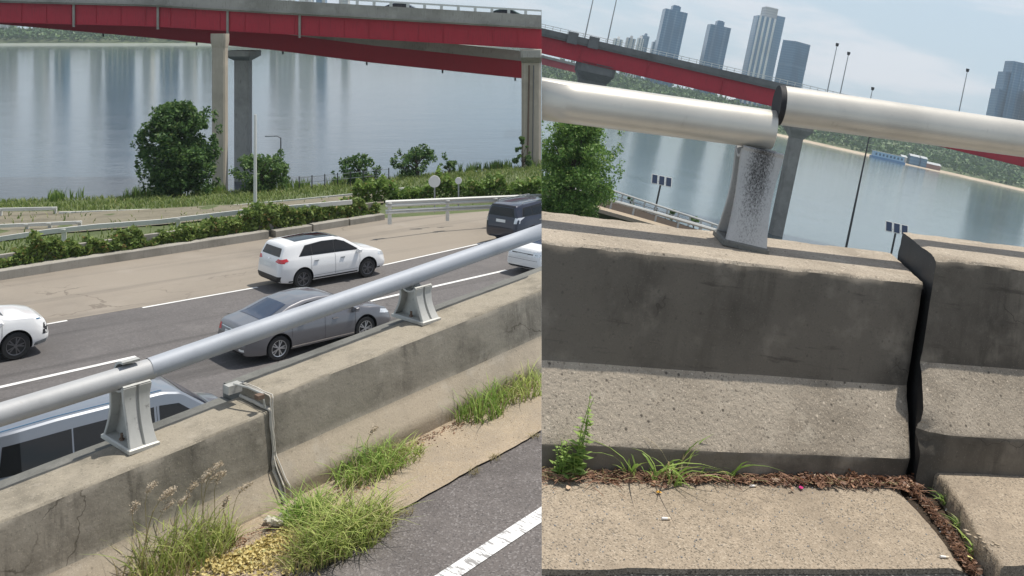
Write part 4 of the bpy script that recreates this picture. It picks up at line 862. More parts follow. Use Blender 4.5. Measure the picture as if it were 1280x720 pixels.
# shore path below the barrier
FARR = [(560, 160), (677, 208), (740, 231), (890, 282), (1000, 320), (1130, 366)]; NEAR = [(560, 190), (677, 232), (735, 251), (800, 269), (885, 294), (1000, 333), (1130, 380)]
xp = [560, 620, 677, 740, 790, 840, 890, 950, 1000, 1060, 1130]; ZP = -11.0
fa = [atz('R', x, interp(FARR, x) + 11, ZP) for x in xp]; na = [atz('R', x, interp(NEAR, x) + 8, ZP) for x in xp]
sheet('shore_path', [na, fa], m_dsoilshade, 'R'); sheet('river_bank', [fa, [p + Vector((1, 3, -1)) for p in fa], [p + Vector((2, 9, -7)) for p in fa]], m_bank, 'R')  # path surface takes the dark soil colour, its shade painted in
lo = [p + Vector((-1.2, -5, .0)) for p in na]; sheet('river_bank', [[p + Vector((-10, -62, -.5)) for p in na], [p + Vector((-1.6, -6.5, -.6)) for p in na], lo], m_brcd, 'R')
mb = MB(); mb.loft([[p + Vector((-.4, -1.8, .05)), p + Vector((0, 0, .05)), p + Vector((0, 0, .35)), p + Vector((-.4, -1.8, .35))] for p in na]); tag(put('low_wall', mb.mesh('low_wall', m_gutL, None, True), 'R'), 'pale sunlit wall top along the shore path', 'wall')
def fenceR(tab, off, rails, step, hgt, lb):
    P = [atz('R', x, interp(tab, x) + off, ZP) for x in xp]; e = empty('path_railing', 'R', LM(P[0]), lb, 'railing', 'white railings of the shore path'); P = [p - P[0] for p in P]
    for z, r in rails: mb = MB(); mb.tube([p + Vector((0, 0, z)) for p in P], r, 6); put('rail', mb.mesh('rail', m_rail, 40), 'R', e)
    for x in range(566, 1100, step):
        p = atz('R', x, interp(tab, x) + off, ZP) - atz('R', xp[0], interp(tab, xp[0]) + off, ZP); mb = MB().box((0, 0, hgt / 2), (.14, .14, hgt)); put('post', mb.mesh('post', m_rail), 'R', e, LM(p))
fenceR(FARR, 11, ((.9, .09), (.5, .04)), 14, .9, 'far white railing between the shore path and the river')
fenceR(NEAR, 6, ((.95, .15),), 28, .95, 'near white railing on the pale wall of the shore path')
tree('R', 694, 306, 46, 4.6, 6.3, .0, 42000, .075, m_leafR, 'bright green leafy tree rising behind the barrier at the seam', 230, sprigs=40, zoff=.1)
for i, (px, py) in enumerate(((763, 246), (786, 253), (839, 268), (866, 277))):
    tree('R', px, py + 9, 91, 1.1 + .2 * (i % 2), 1.3, 0, 260, .11, m_leaf2, ('leftmost', 'second', 'third', 'rightmost')[i] + ' of four small bushes beside the far path railing', 8, 'bush', 'bush', group='bushes by the path railing')
def solar(px, yt, yb, d, label, rz):
    b = atd('R', px, yb, d); H = (yb - yt) / .976 * d / FPX; e = empty('solar_lamp', 'R', LM(b, rz), label, 'solar panel', 'solar panels on poles by the river')
    mb = MB(); mb.tube([(0, 0, -1.5), (0, 0, H)], .09, 8); put('pole', mb.mesh('pole', m_dk, 30), 'R', e)
    for i in (-1, 0, 1):
        mb = MB().box((0, 0, 0), (.60, .05, .95)); f = put('panel', mb.mesh('panel', m_rail), 'R', e, LM((i * .68, -.05, H + .15), 0, R_(-28)))
        mb = MB().box((0, -.03, 0), (.50, .02, .84)); put('cells', mb.mesh('cells', m_glassbl), 'R', f)
    mb = MB(); mb.tube([(-.9, 0, H), (.9, 0, H)], .04, 6); put('cross_bar', mb.mesh('cross_bar', m_dk), 'R', e)
    mb = MB().box((0, -.12, H * .28), (.3, .2, .45)); put('control_box', mb.mesh('control_box', m_dk), 'R', e)
solar(816, 228, 276, 90, 'three solar panels on a dark pole by the shore path', R_(6)); solar(1108, 288, 346, 84, 'three solar panels on a pole just left of the black joint', R_(-4))
b = atd('R', 1052, 336, 88); e = empty('utility_pole', 'R', LM(b), 'tall thin dark pole standing before the river', 'pole'); mb = MB(); mb.tube([(0, 0, -2), (0, 0, 6), (0, 0, 12.3)], [.13, .10, .06], 8); put('pole_shaft', mb.mesh('pole_shaft', m_dk, 30), 'R', e)
mb = MB(); mb.tube([(0, 0, 12.2), (.5, 0, 12.5), (1.2, 0, 12.5)], .05, 6); put('lamp_arm', mb.mesh('lamp_arm', m_dk), 'R', e)

# ================================================================ cars
def lerp_tab(tab, x): return float(np.interp(x, [a for a, _ in tab], [b for _, b in tab]))
def smooth_tab(tab, x, k=.05): return sum(lerp_tab(tab, x + d) * w_ for d, w_ in ((-k, .25), (0, .5), (k, .25)))
def body_mesh(sp_):
    L, W = sp_['L'], sp_['W']; tops, belt = sp_['top'], sp_['belt']; zb = sp_.get('zb', .22); tum = sp_.get('tumble', .33)
    xs = sorted(set([-L / 2 + .002, L / 2 - .002] + [round(x, 3) for x in np.arange(-L / 2 + .01, -L / 2 + .55, .02)] + [round(x, 3) for x in np.arange(L / 2 - .55, L / 2, .02)] + [round(x, 3) for x in np.arange(-L / 2 + .55, L / 2 - .55, .05)]))
    secs = []
    for x in xs:
        u_ = abs(x) / (L / 2); e = max(0, (u_ * L / 2 - (L / 2 - .14)) / .14); ins = .14 * (1 - math.sqrt(max(0, 1 - min(1, e) ** 2)))
        rear = x < 0; kk = .13 if rear else .20
        w = W / 2 * (1 - kk * max(0, (u_ - .70) / .30) ** 2) - ins * .7
        zt = smooth_tab(tops, x, .03 if abs(x) > L / 2 - .5 else .06); zl = min(smooth_tab(belt, x), zt - .035); h = zt - zl
        z0 = zb + ins * .9 + (.06 * max(0, (u_ - .8) / .2)); zt2 = zt
        wr = w - .045 - tum * max(0, h - .04); wr = max(wr, w * .5)
        mid = z0 + (zl - z0) * .55
        half = [(0, z0), (w * .8, z0), (w - .05, z0 + .03), (w - .012, z0 + .10), (w - .002, z0 + (mid - z0) * .6), (w, mid), (w - .006, mid + (zl - mid) * .35), (w - .012, mid + (zl - mid) * .42), (w - .02, zl - .05), (w - .045, zl),
                (w - .045 - (w - .045 - wr) * .33, zl + (zt - .05 - zl) * .35 if h > .1 else zl + h * .25), (wr + (w - .045 - wr) * .30, zl + (zt - .05 - zl) * .72 if h > .1 else zl + h * .45),
                (wr, zt - .055 if h > .1 else zt - h * .45), (wr - .035, zt - .022 if h > .1 else zt - h * .25), (wr - .11, zt - .008), (wr * .5, zt + .004), (0, zt + .010)]
        sec = [Vector((x, y, z)) for y, z in half] + [Vector((x, -y, z)) for y, z in half[-2:0:-1]]
        secs.append(sec)
    mb = MB(); mb.loft(secs); me = mb.mesh('body', sp_['paint'], 32, True)
    # wheel openings
    o = bpy.data.objects.new('tmp', me); COL.objects.link(o); cut = MB(); r = sp_['r'] + .055
    for wx in sp_['wx']:
        for s_ in (-1, 1): cut.tube([(wx, s_ * (W / 2 + .2), sp_['r'] + .02), (wx, s_ * (W / 2 - .30), sp_['r'] + .02)], r, 40)
    cm = cut.mesh('cut', m_plas, None, True); co = bpy.data.objects.new('tmpc', cm); COL.objects.link(co)
    me.materials.append(m_plas); cm.materials.clear(); cm.materials.append(sp_['paint']); cm.materials.append(m_plas); cm.polygons.foreach_set('material_index', [1] * len(cm.polygons))
    md = o.modifiers.new('b', 'BOOLEAN'); md.object = co; md.operation = 'DIFFERENCE'; md.solver = 'EXACT'
    dg = bpy.context.evaluated_depsgraph_get(); m2 = bpy.data.meshes.new_from_object(o.evaluated_get(dg)); m2.name = 'body'
    bpy.data.objects.remove(o); bpy.data.objects.remove(co); m2.set_sharp_from_angle(angle=R_(32)); return m2
def patch(bvh, poly, axis, sg, off=.005, cell=.05):
    b = bmesh.new(); x0 = min(p[0] for p in poly); x1 = max(p[0] for p in poly); y0 = min(p[1] for p in poly); y1 = max(p[1] for p in poly)
    nx = max(1, int((x1 - x0) / cell)); ny = max(1, int((y1 - y0) / cell)); g = [[b.verts.new((x0 + (x1 - x0) * i / nx, y0 + (y1 - y0) * j / ny, 0)) for i in range(nx + 1)] for j in range(ny + 1)]
    for j in range(ny):
        for i in range(nx): b.faces.new((g[j][i], g[j][i + 1], g[j + 1][i + 1], g[j + 1][i]))
    cx = sum(p[0] for p in poly) / len(poly); cy = sum(p[1] for p in poly) / len(poly)
    for i in range(len(poly)):
        p, q = poly[i], poly[(i + 1) % len(poly)]; n = Vector((q[1] - p[1], -(q[0] - p[0]), 0))
        if n.dot(Vector((cx - p[0], cy - p[1], 0))) > 0: n = -n
        bmesh.ops.bisect_plane(b, geom=b.verts[:] + b.edges[:] + b.faces[:], plane_co=(p[0], p[1], 0), plane_no=n, clear_outer=True)
    dead = []
    for v in b.verts:
        a, c = v.co.x, v.co.y
        if axis == 'y': o, d = Vector((a, sg * 3, c)), Vector((0, -sg, 0))
        elif axis == 'x': o, d = Vector((sg * 5, a, c)), Vector((-sg, 0, 0))
        else: o, d = Vector((a, c, 5)), Vector((0, 0, -1))
        h = bvh.ray_cast(o, d)
        if h[0] is None: dead.append(v); continue
        n = h[1] if h[1].dot(d) < 0 else -h[1]; v.co = h[0] + n * off
    bmesh.ops.delete(b, geom=dead, context='VERTS')
    me = bpy.data.meshes.new('patch'); bmesh.ops.recalc_face_normals(b, faces=b.faces); b.to_mesh(me); b.free()
    me.polygons.foreach_set('use_smooth', [True] * len(me.polygons)); return me
def wheel_meshes(r, wd, rimm, spokes):
    prof = [(-.5, .66), (-.5, .93), (-.42, .985), (-.3, 1), (.3, 1), (.42, .985), (.5, .93), (.5, .66), (.3, .62), (-.3, .62)]
    n = 36; secs = []
    for i in range(n + 1): q = 2 * math.pi * i / n; secs.append([(rr * r * math.cos(q), a * wd, rr * r * math.sin(q)) for a, rr in prof])
    mb = MB(); mb.loft(secs, cap=False); ty = mb.mesh('tyre', m_tyre, 30)
    mb = MB(); rr = r * .67; mb.tube([(0, -wd * .30, 0), (0, wd * .30, 0)], rr * .97, 28, 1)
    secs = [];
    for i in range(n + 1): q = 2 * math.pi * i / n; secs.append([(k * rr * math.cos(q), a, k * rr * math.sin(q)) for a, k in ((wd * .49, .93), (wd * .51, 1.0), (-wd * .51, 1.0), (-wd * .49, .93))])
    mb.loft(secs, 0, cap=False)
    for sd in (-1, 1):
        y = sd * wd * .42; mb.tube([(0, sd * wd * .3, 0), (0, y + sd * .012, 0)], rr * .2, 14)
        for i in range(spokes):
            for dq in (-.16, .16):
                q = 2 * math.pi * i / spokes; a = Vector((math.cos(q) * rr * .12, y, math.sin(q) * rr * .12)); b = Vector((math.cos(q + dq * 1.2) * rr * .97, y - sd * .01, math.sin(q + dq * 1.2) * rr * .97)); d = (b - a).normalized(); t_ = d.cross(Vector((0, 1, 0))) * rr * .065
                mb.loft([[a - t_, a + t_, a + t_ * .8 - Vector((0, sd * .03, 0)), a - t_ * .8 - Vector((0, sd * .03, 0))], [b - t_, b + t_, b + t_ - Vector((0, sd * .03, 0)), b - t_ - Vector((0, sd * .03, 0))]])
    return ty, mb.mesh('rim', [rimm, m_plas], 30, True)
def car(name, label, M, sp_, cat='car', group='cars on the highway', detail=True):
    e = empty(name, 'L', M, label, cat, group); bm_ = body_mesh(sp_)
    bd = put('body', bm_, 'L', e); bvh = BVHTree.FromPolygons([v.co.copy() for v in bm_.vertices], [tuple(p.vertices) for p in bm_.polygons])
    r, W = sp_['r'], sp_['W']; ty, rim = wheel_meshes(r, .21, sp_.get('rim', m_rim), sp_.get('spokes', 5))
    for wx in sp_['wx']:
        for s_ in (-1, 1):
            w_ = put('wheel', ty, 'L', e, LM((wx, s_ * (W / 2 - .125), r), 0, 0, 0)); put('rim', rim, 'L', w_)
    for (nm, poly, ax, sg, m, off) in sp_['patches']:
        for s2 in ((-1, 1) if sg == 0 else (sg,)):
            me = patch(bvh, poly if not (ax == 'x' and sg in (-1, 1)) else poly, ax, s2, off); 
            if not me.polygons: continue
            me.name = nm; me.materials.append(m); put(nm, me, 'L', e)
            
    for mx_, mz in sp_.get('mirrors', ()):
        for s_ in (-1, 1):
            mb = MB(); mb.loft([[(mx_ + a * k, s_ * (W / 2 - .06 + y), mz + c * k) for a, c in ((-.07, -.06), (.05, -.07), (.10, 0), (.05, .07), (-.07, .06))] for y, k in ((0, .5), (.06, 1), (.2, 1), (.24, .6))]); put('wing_mirror', mb.mesh('wing_mirror', sp_['paint'], 40, True), 'L', e)
    for hx, hz in sp_.get('handles', ()):
        for s_ in (-1, 1):
            h = bvh.ray_cast(Vector((hx, s_ * 3, hz)), Vector((0, -s_, 0)))
            if h[0]: mb = MB().box((0, 0, 0), (.17, .035, .028)); put('door_handle', mb.mesh('door_handle', sp_.get('hm', m_chrome)), 'L', e, LM(h[0] + Vector((0, s_ * .012, 0))))
    for sx in sp_.get('racks', ()):
        for s_ in (-1, 1):
            z = sp_['rackz']; mb = MB(); mb.tube([(sx[0], s_ * sx[2], z - .06), (sx[0] + .08, s_ * sx[2], z), (sx[1] - .08, s_ * sx[2], z), (sx[1], s_ * sx[2], z - .06)], .018, 8); put('roof_rail', mb.mesh('roof_rail', sp_.get('rackm', m_plas)), 'L', e)
    return e
def mir(p): return [(-a, b) for a, b in p]
def sym(nm, poly, ax, sg, m, off): return [(nm, poly, ax, sg, m, off), (nm, mir(poly), ax, sg, m, off)]
def seam(x0, z0, x1, z1, w_=.009): return [(x0 - w_ / 2, z0), (x0 + w_ / 2, z0), (x1 + w_ / 2, z1), (x1 - w_ / 2, z1)]
def sidewin(full, cuts, trim=m_plas, gl=m_glassdk):
    o = [('window_trim', full, 'y', 0, trim, .003)]
    cx = sum(p[0] for p in full) / len(full); cz = sum(p[1] for p in full) / len(full)
    inner = [(cx + (a - cx) * .965, cz + (b - cz) * .90) for a, b in full]
    def clip(poly, x, keep):
        r = []
        for i in range(len(poly)):
            p, q = poly[i], poly[(i + 1) % len(poly)]; pi, qi = (p[0] - x) * keep >= 0, (q[0] - x) * keep >= 0
            if pi: r.append(p)
            if pi != qi: f = (x - p[0]) / (q[0] - p[0]); r.append((x, p[1] + (q[1] - p[1]) * f))
        return r
    b = [-9] + cuts + [9]
    for i in range(len(b) - 1):
        p = clip(clip(inner, b[i] + .02, 1), b[i + 1] - .02, -1)
        if len(p) > 2: o.append(('side_window', p, 'y', 0, gl, .008))
    return o
suv = dict(L=4.44, W=1.86, r=.345, wx=(-1.30, 1.34), paint=m_carwhite, rim=m_rimd, spokes=5, zb=.23,
    top=[(-2.22, .66), (-2.19, .92), (-2.14, 1.08), (-2.06, 1.22), (-1.93, 1.50), (-1.86, 1.565), (-1.6, 1.60), (-.6, 1.645), (.05, 1.63), (.45, 1.53), (1.12, 1.13), (1.25, 1.08), (1.8, .99), (2.06, .88), (2.17, .74), (2.22, .60)],
    belt=[(-2.22, .62), (-2.1, 1.08), (-1.5, 1.08), (0, 1.01), (1.1, .98), (1.8, .90), (2.22, .56)], mirrors=((.92, 1.06),), handles=((-.78, .93), (.28, .90)), rackz=1.66, rackm=m_chrome, hm=m_grey)
suv['patches'] = sidewin([(-1.46, 1.13), (-1.18, 1.48), (-.5, 1.545), (.1, 1.53), (.42, 1.43), (1.00, 1.07)], [-.92, -.02]) + [
    ('rear_window', [(-.66, 1.17), (.66, 1.17), (.58, 1.44), (-.58, 1.44)], 'x', -1, m_glassdk, .006), ('roof_glass', [(-1.45, -.52), (.30, -.54), (.30, .54), (-1.45, .52)], 'z', 1, m_glassdk, .006), ('windshield', [(.48, -.56), (1.08, -.66), (1.08, .66), (.48, .56)], 'z', 1, m_glassdk, .006),
    ('number_plate', [(-.26, .80), (.26, .80), (.26, .91), (-.26, .91)], 'x', -1, m_plate, .012), ('rear_bumper', [(-.80, .30), (.80, .30), (.84, .52), (-.84, .52)], 'x', -1, m_plas, .006), ('emblem', [(-.06, 1.03), (.06, 1.03), (.06, 1.09), (-.06, 1.09)], 'x', -1, m_chrome, .008),
    ('sill_trim', [(-1.85, .24), (1.9, .24), (1.9, .34), (-1.85, .34)], 'y', 0, m_plas, .004), ('door_seam', seam(-.02, .36, -.02, 1.06), 'y', 0, m_plas, .004), ('door_seam', seam(-.98, .60, -.98, 1.1), 'y', 0, m_plas, .004), ('door_seam', seam(.98, .36, 1.0, .98), 'y', 0, m_plas, .004), ('door_seam', [(-.9, .41), (.95, .41), (.95, .418), (-.9, .418)], 'y', 0, m_plas, .004),
    ('tail_lamp', [(-2.16, .97), (-1.86, 1.03), (-1.90, 1.12), (-2.14, 1.10)], 'y', 0, m_tail, .006), ('headlight', [(1.78, .80), (2.12, .70), (2.10, .82), (1.8, .90)], 'y', 0, m_head, .006)] + sym('tail_lamp', [(.50, 1.00), (.86, .96), (.88, 1.10), (.62, 1.11)], 'x', -1, m_tail, .007) + sym('headlight', [(.48, .72), (.84, .74), (.84, .84), (.5, .80)], 'x', 1, m_head, .007) + [('grille', [(-.42, .55), (.42, .55), (.46, .74), (-.46, .74)], 'x', 1, m_plas, .006)]
Ghead = lambda a, b: (lambda d: math.atan2(d.y, d.x))(G(*b) - G(*a))
def place(px, py, local, head, dz=0):                     # put a local ground point of the car on the road at a pixel
    p = G(px, py, dz); q = Matrix.Rotation(head, 3, 'Z') @ Vector(local); loc = p - q; loc.z = rz_(loc.y) + .012
    d = Vector((math.cos(head), math.sin(head), 0)); pit = math.atan(RS * d.y); rol = math.atan(RS * math.cos(head))
    return LM(loc, head, -rol, pit)
h1 = Ghead((180, 383.5), (322, 358)) + R_(0); h2 = Ghead((170, 446), (633, 338))
car('white_suv', 'white SUV with dark panoramic roof seen from its rear right, behind the grey sedan', place(379, 361.5, (-1.30, -.90, 0), h1 - R_(1)), suv)
suv2 = dict(suv); suv2['W'] = 1.90; suv2['rim'] = m_rimd; suv2['r'] = .365
suv2['top'] = [(-2.22, .66), (-2.19, .92), (-2.14, 1.08), (-2.06, 1.22), (-1.93, 1.50), (-1.86, 1.58), (-.6, 1.66), (.05, 1.64), (.35, 1.55), (1.02, 1.20), (1.15, 1.15), (1.6, 1.11), (1.95, 1.03), (2.12, .93), (2.18, .80), (2.22, .62)]
suv2['belt'] = [(-2.22, .62), (-2.1, 1.1), (-1.5, 1.1), (0, 1.06), (1.1, 1.05), (1.8, 1.0), (2.22, .58)]
suv2['patches'] = [p for p in suv['patches'] if p[0] not in ('headlight', 'grille')] + [('headlight', [(1.86, .985), (2.14, .94), (2.14, .965), (1.86, 1.01)], 'y', 0, m_g1, .006), ('fog_lamp', [(2.02, .56), (2.17, .54), (2.17, .84), (2.06, .84)], 'y', 0, m_plas, .006), ('lower_trim', [(1.80, .26), (2.12, .30), (2.14, .42), (1.82, .38)], 'y', 0, m_grey, .006)] + [('grille', [(-.60, .50), (.60, .50), (.66, .88), (-.66, .88)], 'x', 1, m_plas, .006)]
car('white_suv', 'white SUV cut by the left edge, only its bonnet and front wheel in view', place(20, 450.5, (1.34, -.95, 0), Ghead((0, 484), (170, 446)) - R_(4)), suv2)
sed = dict(L=4.82, W=1.84, r=.33, wx=(-1.40, 1.37), paint=m_cargrey, rim=m_rim, spokes=5, zb=.20, tumble=.42,
    top=[(-2.41, .66), (-2.37, .88), (-2.28, 1.00), (-1.85, 1.08), (-1.60, 1.13), (-1.0, 1.37), (-.55, 1.455), (-.1, 1.475), (.3, 1.445), (.6, 1.35), (1.22, 1.03), (1.38, .98), (1.9, .89), (2.2, .77), (2.36, .62), (2.41, .52)],
    belt=[(-2.41, .60), (-2.2, .96), (-1.5, 1.01), (0, .94), (1.2, .90), (1.9, .80), (2.41, .48)], mirrors=((.98, .98),), handles=((-.72, .86), (.35, .83)), hm=m_chrome)
sed['patches'] = sidewin([(-1.52, 1.06), (-1.0, 1.27), (-.45, 1.37), (.1, 1.385), (.45, 1.31), (1.08, .98)], [-.95, .02], gl=m_glassdk) + [
    ('rear_window', [(-1.78, -.66), (-1.0, -.52), (-1.0, .52), (-1.78, .66)], 'z', 1, m_glassbl, .006), ('windshield', [(.58, -.52), (1.18, -.66), (1.18, .66), (.58, .52)], 'z', 1, m_glassbl, .006), ('number_plate', [(-.26, .70), (.26, .70), (.26, .81), (-.26, .81)], 'x', -1, m_plate, .012),
    ('bumper_trim', [(-.7, .24), (.7, .24), (.74, .36), (-.74, .36)], 'x', -1, m_plas, .006), ('boot_seam', [(-.74, .60), (.74, .60), (.74, .61), (-.74, .61)], 'x', -1, m_plas, .004), ('chrome_strip', [(-.5, .86), (.5, .86), (.5, .88), (-.5, .88)], 'x', -1, m_chrome, .008), ('sill_strip', [(-1.0, .29), (.98, .29), (.98, .315), (-1.0, .315)], 'y', 0, m_chrome, .006),
    ('door_seam', seam(.02, .28, .02, 1.0), 'y', 0, m_plas, .004), ('door_seam', seam(-1.02, .56, -1.0, 1.05), 'y', 0, m_plas, .004), ('door_seam', seam(1.0, .28, 1.02, .92), 'y', 0, m_plas, .004), ('tail_lamp', [(-2.36, .78), (-2.05, .84), (-2.06, .93), (-2.32, .93)], 'y', 0, m_tail, .006), ('headlight', [(1.85, .70), (2.28, .60), (2.26, .70), (1.9, .80)], 'y', 0, m_head, .006)] + sym('tail_lamp', [(.50, .76), (.84, .74), (.84, .90), (.56, .92)], 'x', -1, m_tail, .007) + sym('reflector', [(.56, .40), (.78, .40), (.78, .46), (.58, .46)], 'x', -1, m_plate, .007)
car('grey_sedan', 'grey sedan with dark rear window passing behind the pipe rail', place(349, 451.5, (-1.40, -.90, 0), h2 - R_(3)), sed)
wsed = dict(sed); wsed['paint'] = m_carwhite; wsed['patches'] = [(a, b, c, d, (m_head if a == 'tail_lamp' else f), g) for a, b, c, d, f, g in sed['patches']] + [('trim_line', [(-.8, .80), (.8, .80), (.8, .83), (-.8, .83)], 'x', -1, m_plas, .006)]
car('white_sedan', 'white car whose rear shows under the pipe rail at the seam', place(634, 340, (-2.36, .80, 0), h2 + R_(2)), wsed)
blk = dict(suv); blk.update(L=4.95, W=1.94, r=.37, wx=(-1.45, 1.45), paint=m_carblack, rackz=1.80, zb=.26, racks=((-1.8, .4, .66),), rackm=m_grey,
    top=[(-2.47, .70), (-2.44, 1.0), (-2.40, 1.18), (-2.30, 1.60), (-2.22, 1.70), (-1.9, 1.745), (-.6, 1.77), (.2, 1.75), (.6, 1.63), (1.2, 1.24), (1.35, 1.2), (2.1, 1.1), (2.35, .98), (2.47, .7)],
    belt=[(-2.47, .66), (-2.35, 1.16), (-1.5, 1.16), (0, 1.12), (1.2, 1.10), (2.1, 1.0), (2.47, .64)], mirrors=((1.05, 1.2),), handles=((-.9, 1.0), (.3, .98)))
blk['patches'] = sidewin([(-2.05, 1.24), (-1.92, 1.60), (-.5, 1.66), (.25, 1.64), (.58, 1.54), (1.10, 1.18)], [-1.35, -.1]) + [('rear_window', [(-.72, 1.24), (.72, 1.24), (.62, 1.60), (-.62, 1.60)], 'x', -1, m_glassdk, .006), ('number_plate', [(-.26, .98), (.26, .98), (.26, 1.10), (-.26, 1.10)], 'x', -1, m_plate, .012),
    ('spoiler', [(-.66, 1.64), (.66, 1.64), (.66, 1.68), (-.66, 1.68)], 'x', -1, m_plas, .02), ('side_strip', seam(-.62, 1.2, -.60, 1.62, .05), 'y', 0, m_chrome, .012)] + sym('tail_lamp', [(.72, .98), (.90, .98), (.90, 1.22), (.76, 1.22)], 'x', -1, m_head, .007)
car('black_suv', 'black SUV with pale number plate near the guard rail at the seam', place(607, 303, (-2.40, .90, 0), Ghead((480, 330.5), (600, 303.5)) + R_(1)), blk)
van = dict(L=5.12, W=1.92, r=.34, wx=(-1.6, 1.6), paint=m_carsilver, zb=.24, tumble=.20,
    top=[(-2.56, .8), (-2.53, 1.2), (-2.46, 1.70), (-2.38, 1.86), (-2.2, 1.90), (-1.2, 1.94), (.7, 1.94), (1.05, 1.86), (1.72, 1.36), (1.86, 1.22), (2.3, 1.10), (2.48, .96), (2.56, .66)],
    belt=[(-2.56, .76), (-2.4, 1.12), (-1.5, 1.14), (0, 1.12), (1.7, 1.08), (2.2, .98), (2.56, .6)], mirrors=((1.55, 1.2),), handles=((-.2, 1.0), (.75, 1.0)))
van['patches'] = [('side_window', [(-2.18, 1.20), (-2.10, 1.68), (-.98, 1.70), (-.98, 1.18)], 'y', 0, m_glassdk, .006), ('side_window', [(-.95, 1.18), (-.95, 1.70), (.50, 1.70), (.50, 1.17)], 'y', 0, m_glassdk, .006), ('side_window', [(.60, 1.17), (.60, 1.70), (.98, 1.66), (1.52, 1.24), (1.52, 1.18)], 'y', 0, m_glassdk, .006), ('windshield', [(1.10, -.66), (1.74, -.74), (1.74, .74), (1.10, .66)], 'z', 1, m_glassbl, .006), ('rear_window', [(-.7, 1.2), (.7, 1.2), (.66, 1.66), (-.66, 1.66)], 'x', -1, m_glassdk, .006), ('bonnet_seam', [(1.90, -.70), (1.91, -.70), (1.91, .70), (1.90, .70)], 'z', 1, m_plas, .004), ('roof_rib', [(-2.1, -.66), (.7, -.66), (.7, -.635), (-2.1, -.635)], 'z', 1, m_g1, .004), ('roof_rib', [(-2.1, .66), (.7, .66), (.7, .635), (-2.1, .635)], 'z', 1, m_g1, .004), ('wiper_cowl', [(1.76, -.72), (1.86, -.74), (1.86, .74), (1.76, .72)], 'z', 1, m_plas, .005), ('door_seam', seam(.55, .3, .55, 1.7), 'y', 0, m_plas, .004), ('door_seam', seam(-.96, .3, -.96, 1.16), 'y', 0, m_plas, .004)]
_h = Ghead((0, 484), (170, 446)) - R_(2); _M = place(14, 590, (0, 0, 0), _h); _p = atd('L', 138, 508, 17.6); _q = Matrix.Rotation(_h, 3, 'Z') @ Vector((-.3, -.80, 0)); _l = _p - _q; _l.z = rz_(_l.y)
car('silver_van', 'silver blue van with black side windows passing behind the lower pipe rail', LM(_l, _h), van, 'van')
for px, mm, lb in ((503, m_carblack, 'dark car on the red bridge, left of the other dark car'), (634, mat('dark_green_car', (.03, .06, .05), .3, .3), 'dark green car on the red bridge, nearer the right pier')):
    s3 = dict(sed); s3['paint'] = mm; s3['patches'] = sed['patches'][:6]; q_ = atd('L', px, interp(TOPR, px), DB + 2.2); q_.z += .24
    car('bridge_car', lb, LM(q_, R_(-4)), s3, 'car', 'cars on the red bridge')

# ================================================================ close vegetation and litter
def blades(base, n, h, sp_, m, wdt=.004, lean=.6, side='L', seg=5, dirb=None, up=1):
    mb = MB()
    for _ in range(n):
        a = random.random() * 6.283; r = sp_ * math.sqrt(random.random()); p = base + Vector((r * math.cos(a), r * math.sin(a) * .6, 0)); hh = h * random.uniform(.25, 1.25) * (.55 + .45 * math.cos(min(1.4, r / sp_ * 1.3)))
        b = random.random() * 6.283; l = lean * hh * random.uniform(.3, 1.4); d = Vector((math.cos(b), math.sin(b), 0))
        if dirb: d = (d + Vector(dirb)).normalized()
        q = random.random() * 3.14; w_ = Vector((math.cos(q), math.sin(q), 0)) * wdt * random.uniform(.7, 1.3); o = len(mb.v)
        for k in range(seg + 1):
            f = k / seg; c = p + d * l * f ** 1.8 + Vector((0, 0, hh * (f - .38 * lean * f ** 2.6))); ww = w_ * (1 - f ** 2) + w_ * .05; mb.v += [tuple(c - ww), tuple(c + ww)]
        for k in range(seg): mb.f.append((o + 2 * k, o + 2 * k + 1, o + 2 * k + 3, o + 2 * k + 2)); mb.m.append(0)
    return mb
def tuft(st, px, py, s_z, n, h, sp_, m, label, wdt=.004, lean=.6, dry=0, heads=0, dirb=None, name='grass_tuft', group='grass tufts along the barrier foot', cat='grass'):
    t, s_ = st.onz(px, py, s_z); e = empty(name, st.side, st.M @ LM(st.p(t, s_, s_z)), label, cat, group)
    n = int(n * .72) if n > 200 else n; dry = int(dry * 1.6)
    put('blades', blades(Vector((0, 0, -.01)), n, h, sp_, m, wdt, lean, dirb=dirb).mesh('blades', m), st.side, e)
    if dry: put('dry_stalks', blades(Vector((0, 0, -.01)), dry, h * .9, sp_ * 1.2, m_grassd, wdt * .6, lean * .8).mesh('dry_stalks', m_grassd), st.side, e)
    for i in range(heads):
        a = random.uniform(-1, 1); bx = a * sp_ * .8; hh = h * random.uniform(1.0, 1.55); dx = random.uniform(-.25, .3) * h
        P = [Vector((bx + dx * f ** 2 + .05 * h * (f > .95), -.02, hh * (f - .12 * f ** 4))) for f in np.linspace(0, 1, 7)]
        mb = MB(); mb.tube(P, [.0022] * 6 + [.001], 5); stalk = put('stem', mb.mesh('stem', m_grassd), st.side, e)
        tip = P[-1]; d = Vector((dx / h + .35, 0, .45)).normalized(); H = [tip + d * .085 * f + Vector((0, 0, -.035 * f * f)) for f in np.linspace(0, 1, 6)]
        mb = MB(); mb.tube(H, [.004, .010, .011, .010, .008, .003], 8)
        C = np.array([tuple(H[int(k)] + Vector(rng.normal(size=3) * .009)) for k in rng.integers(0, 6, 160)]); mb.quads(leafquads(C, .007, 160)); put('seed_head', mb.mesh('seed_head', m_seed), st.side, stalk)
    return e
tuft(SL, 226, 702, .012, 520, .40, .34, m_grass, 'foxtail grass clump with pale seed heads before the left barrier', .0042, .75, 160, 11)
tuft(SL, 262, 690, .012, 260, .26, .18, m_grass, 'smaller yellowing grass clump just right of the foxtails', .0042, .7, 60, 2)
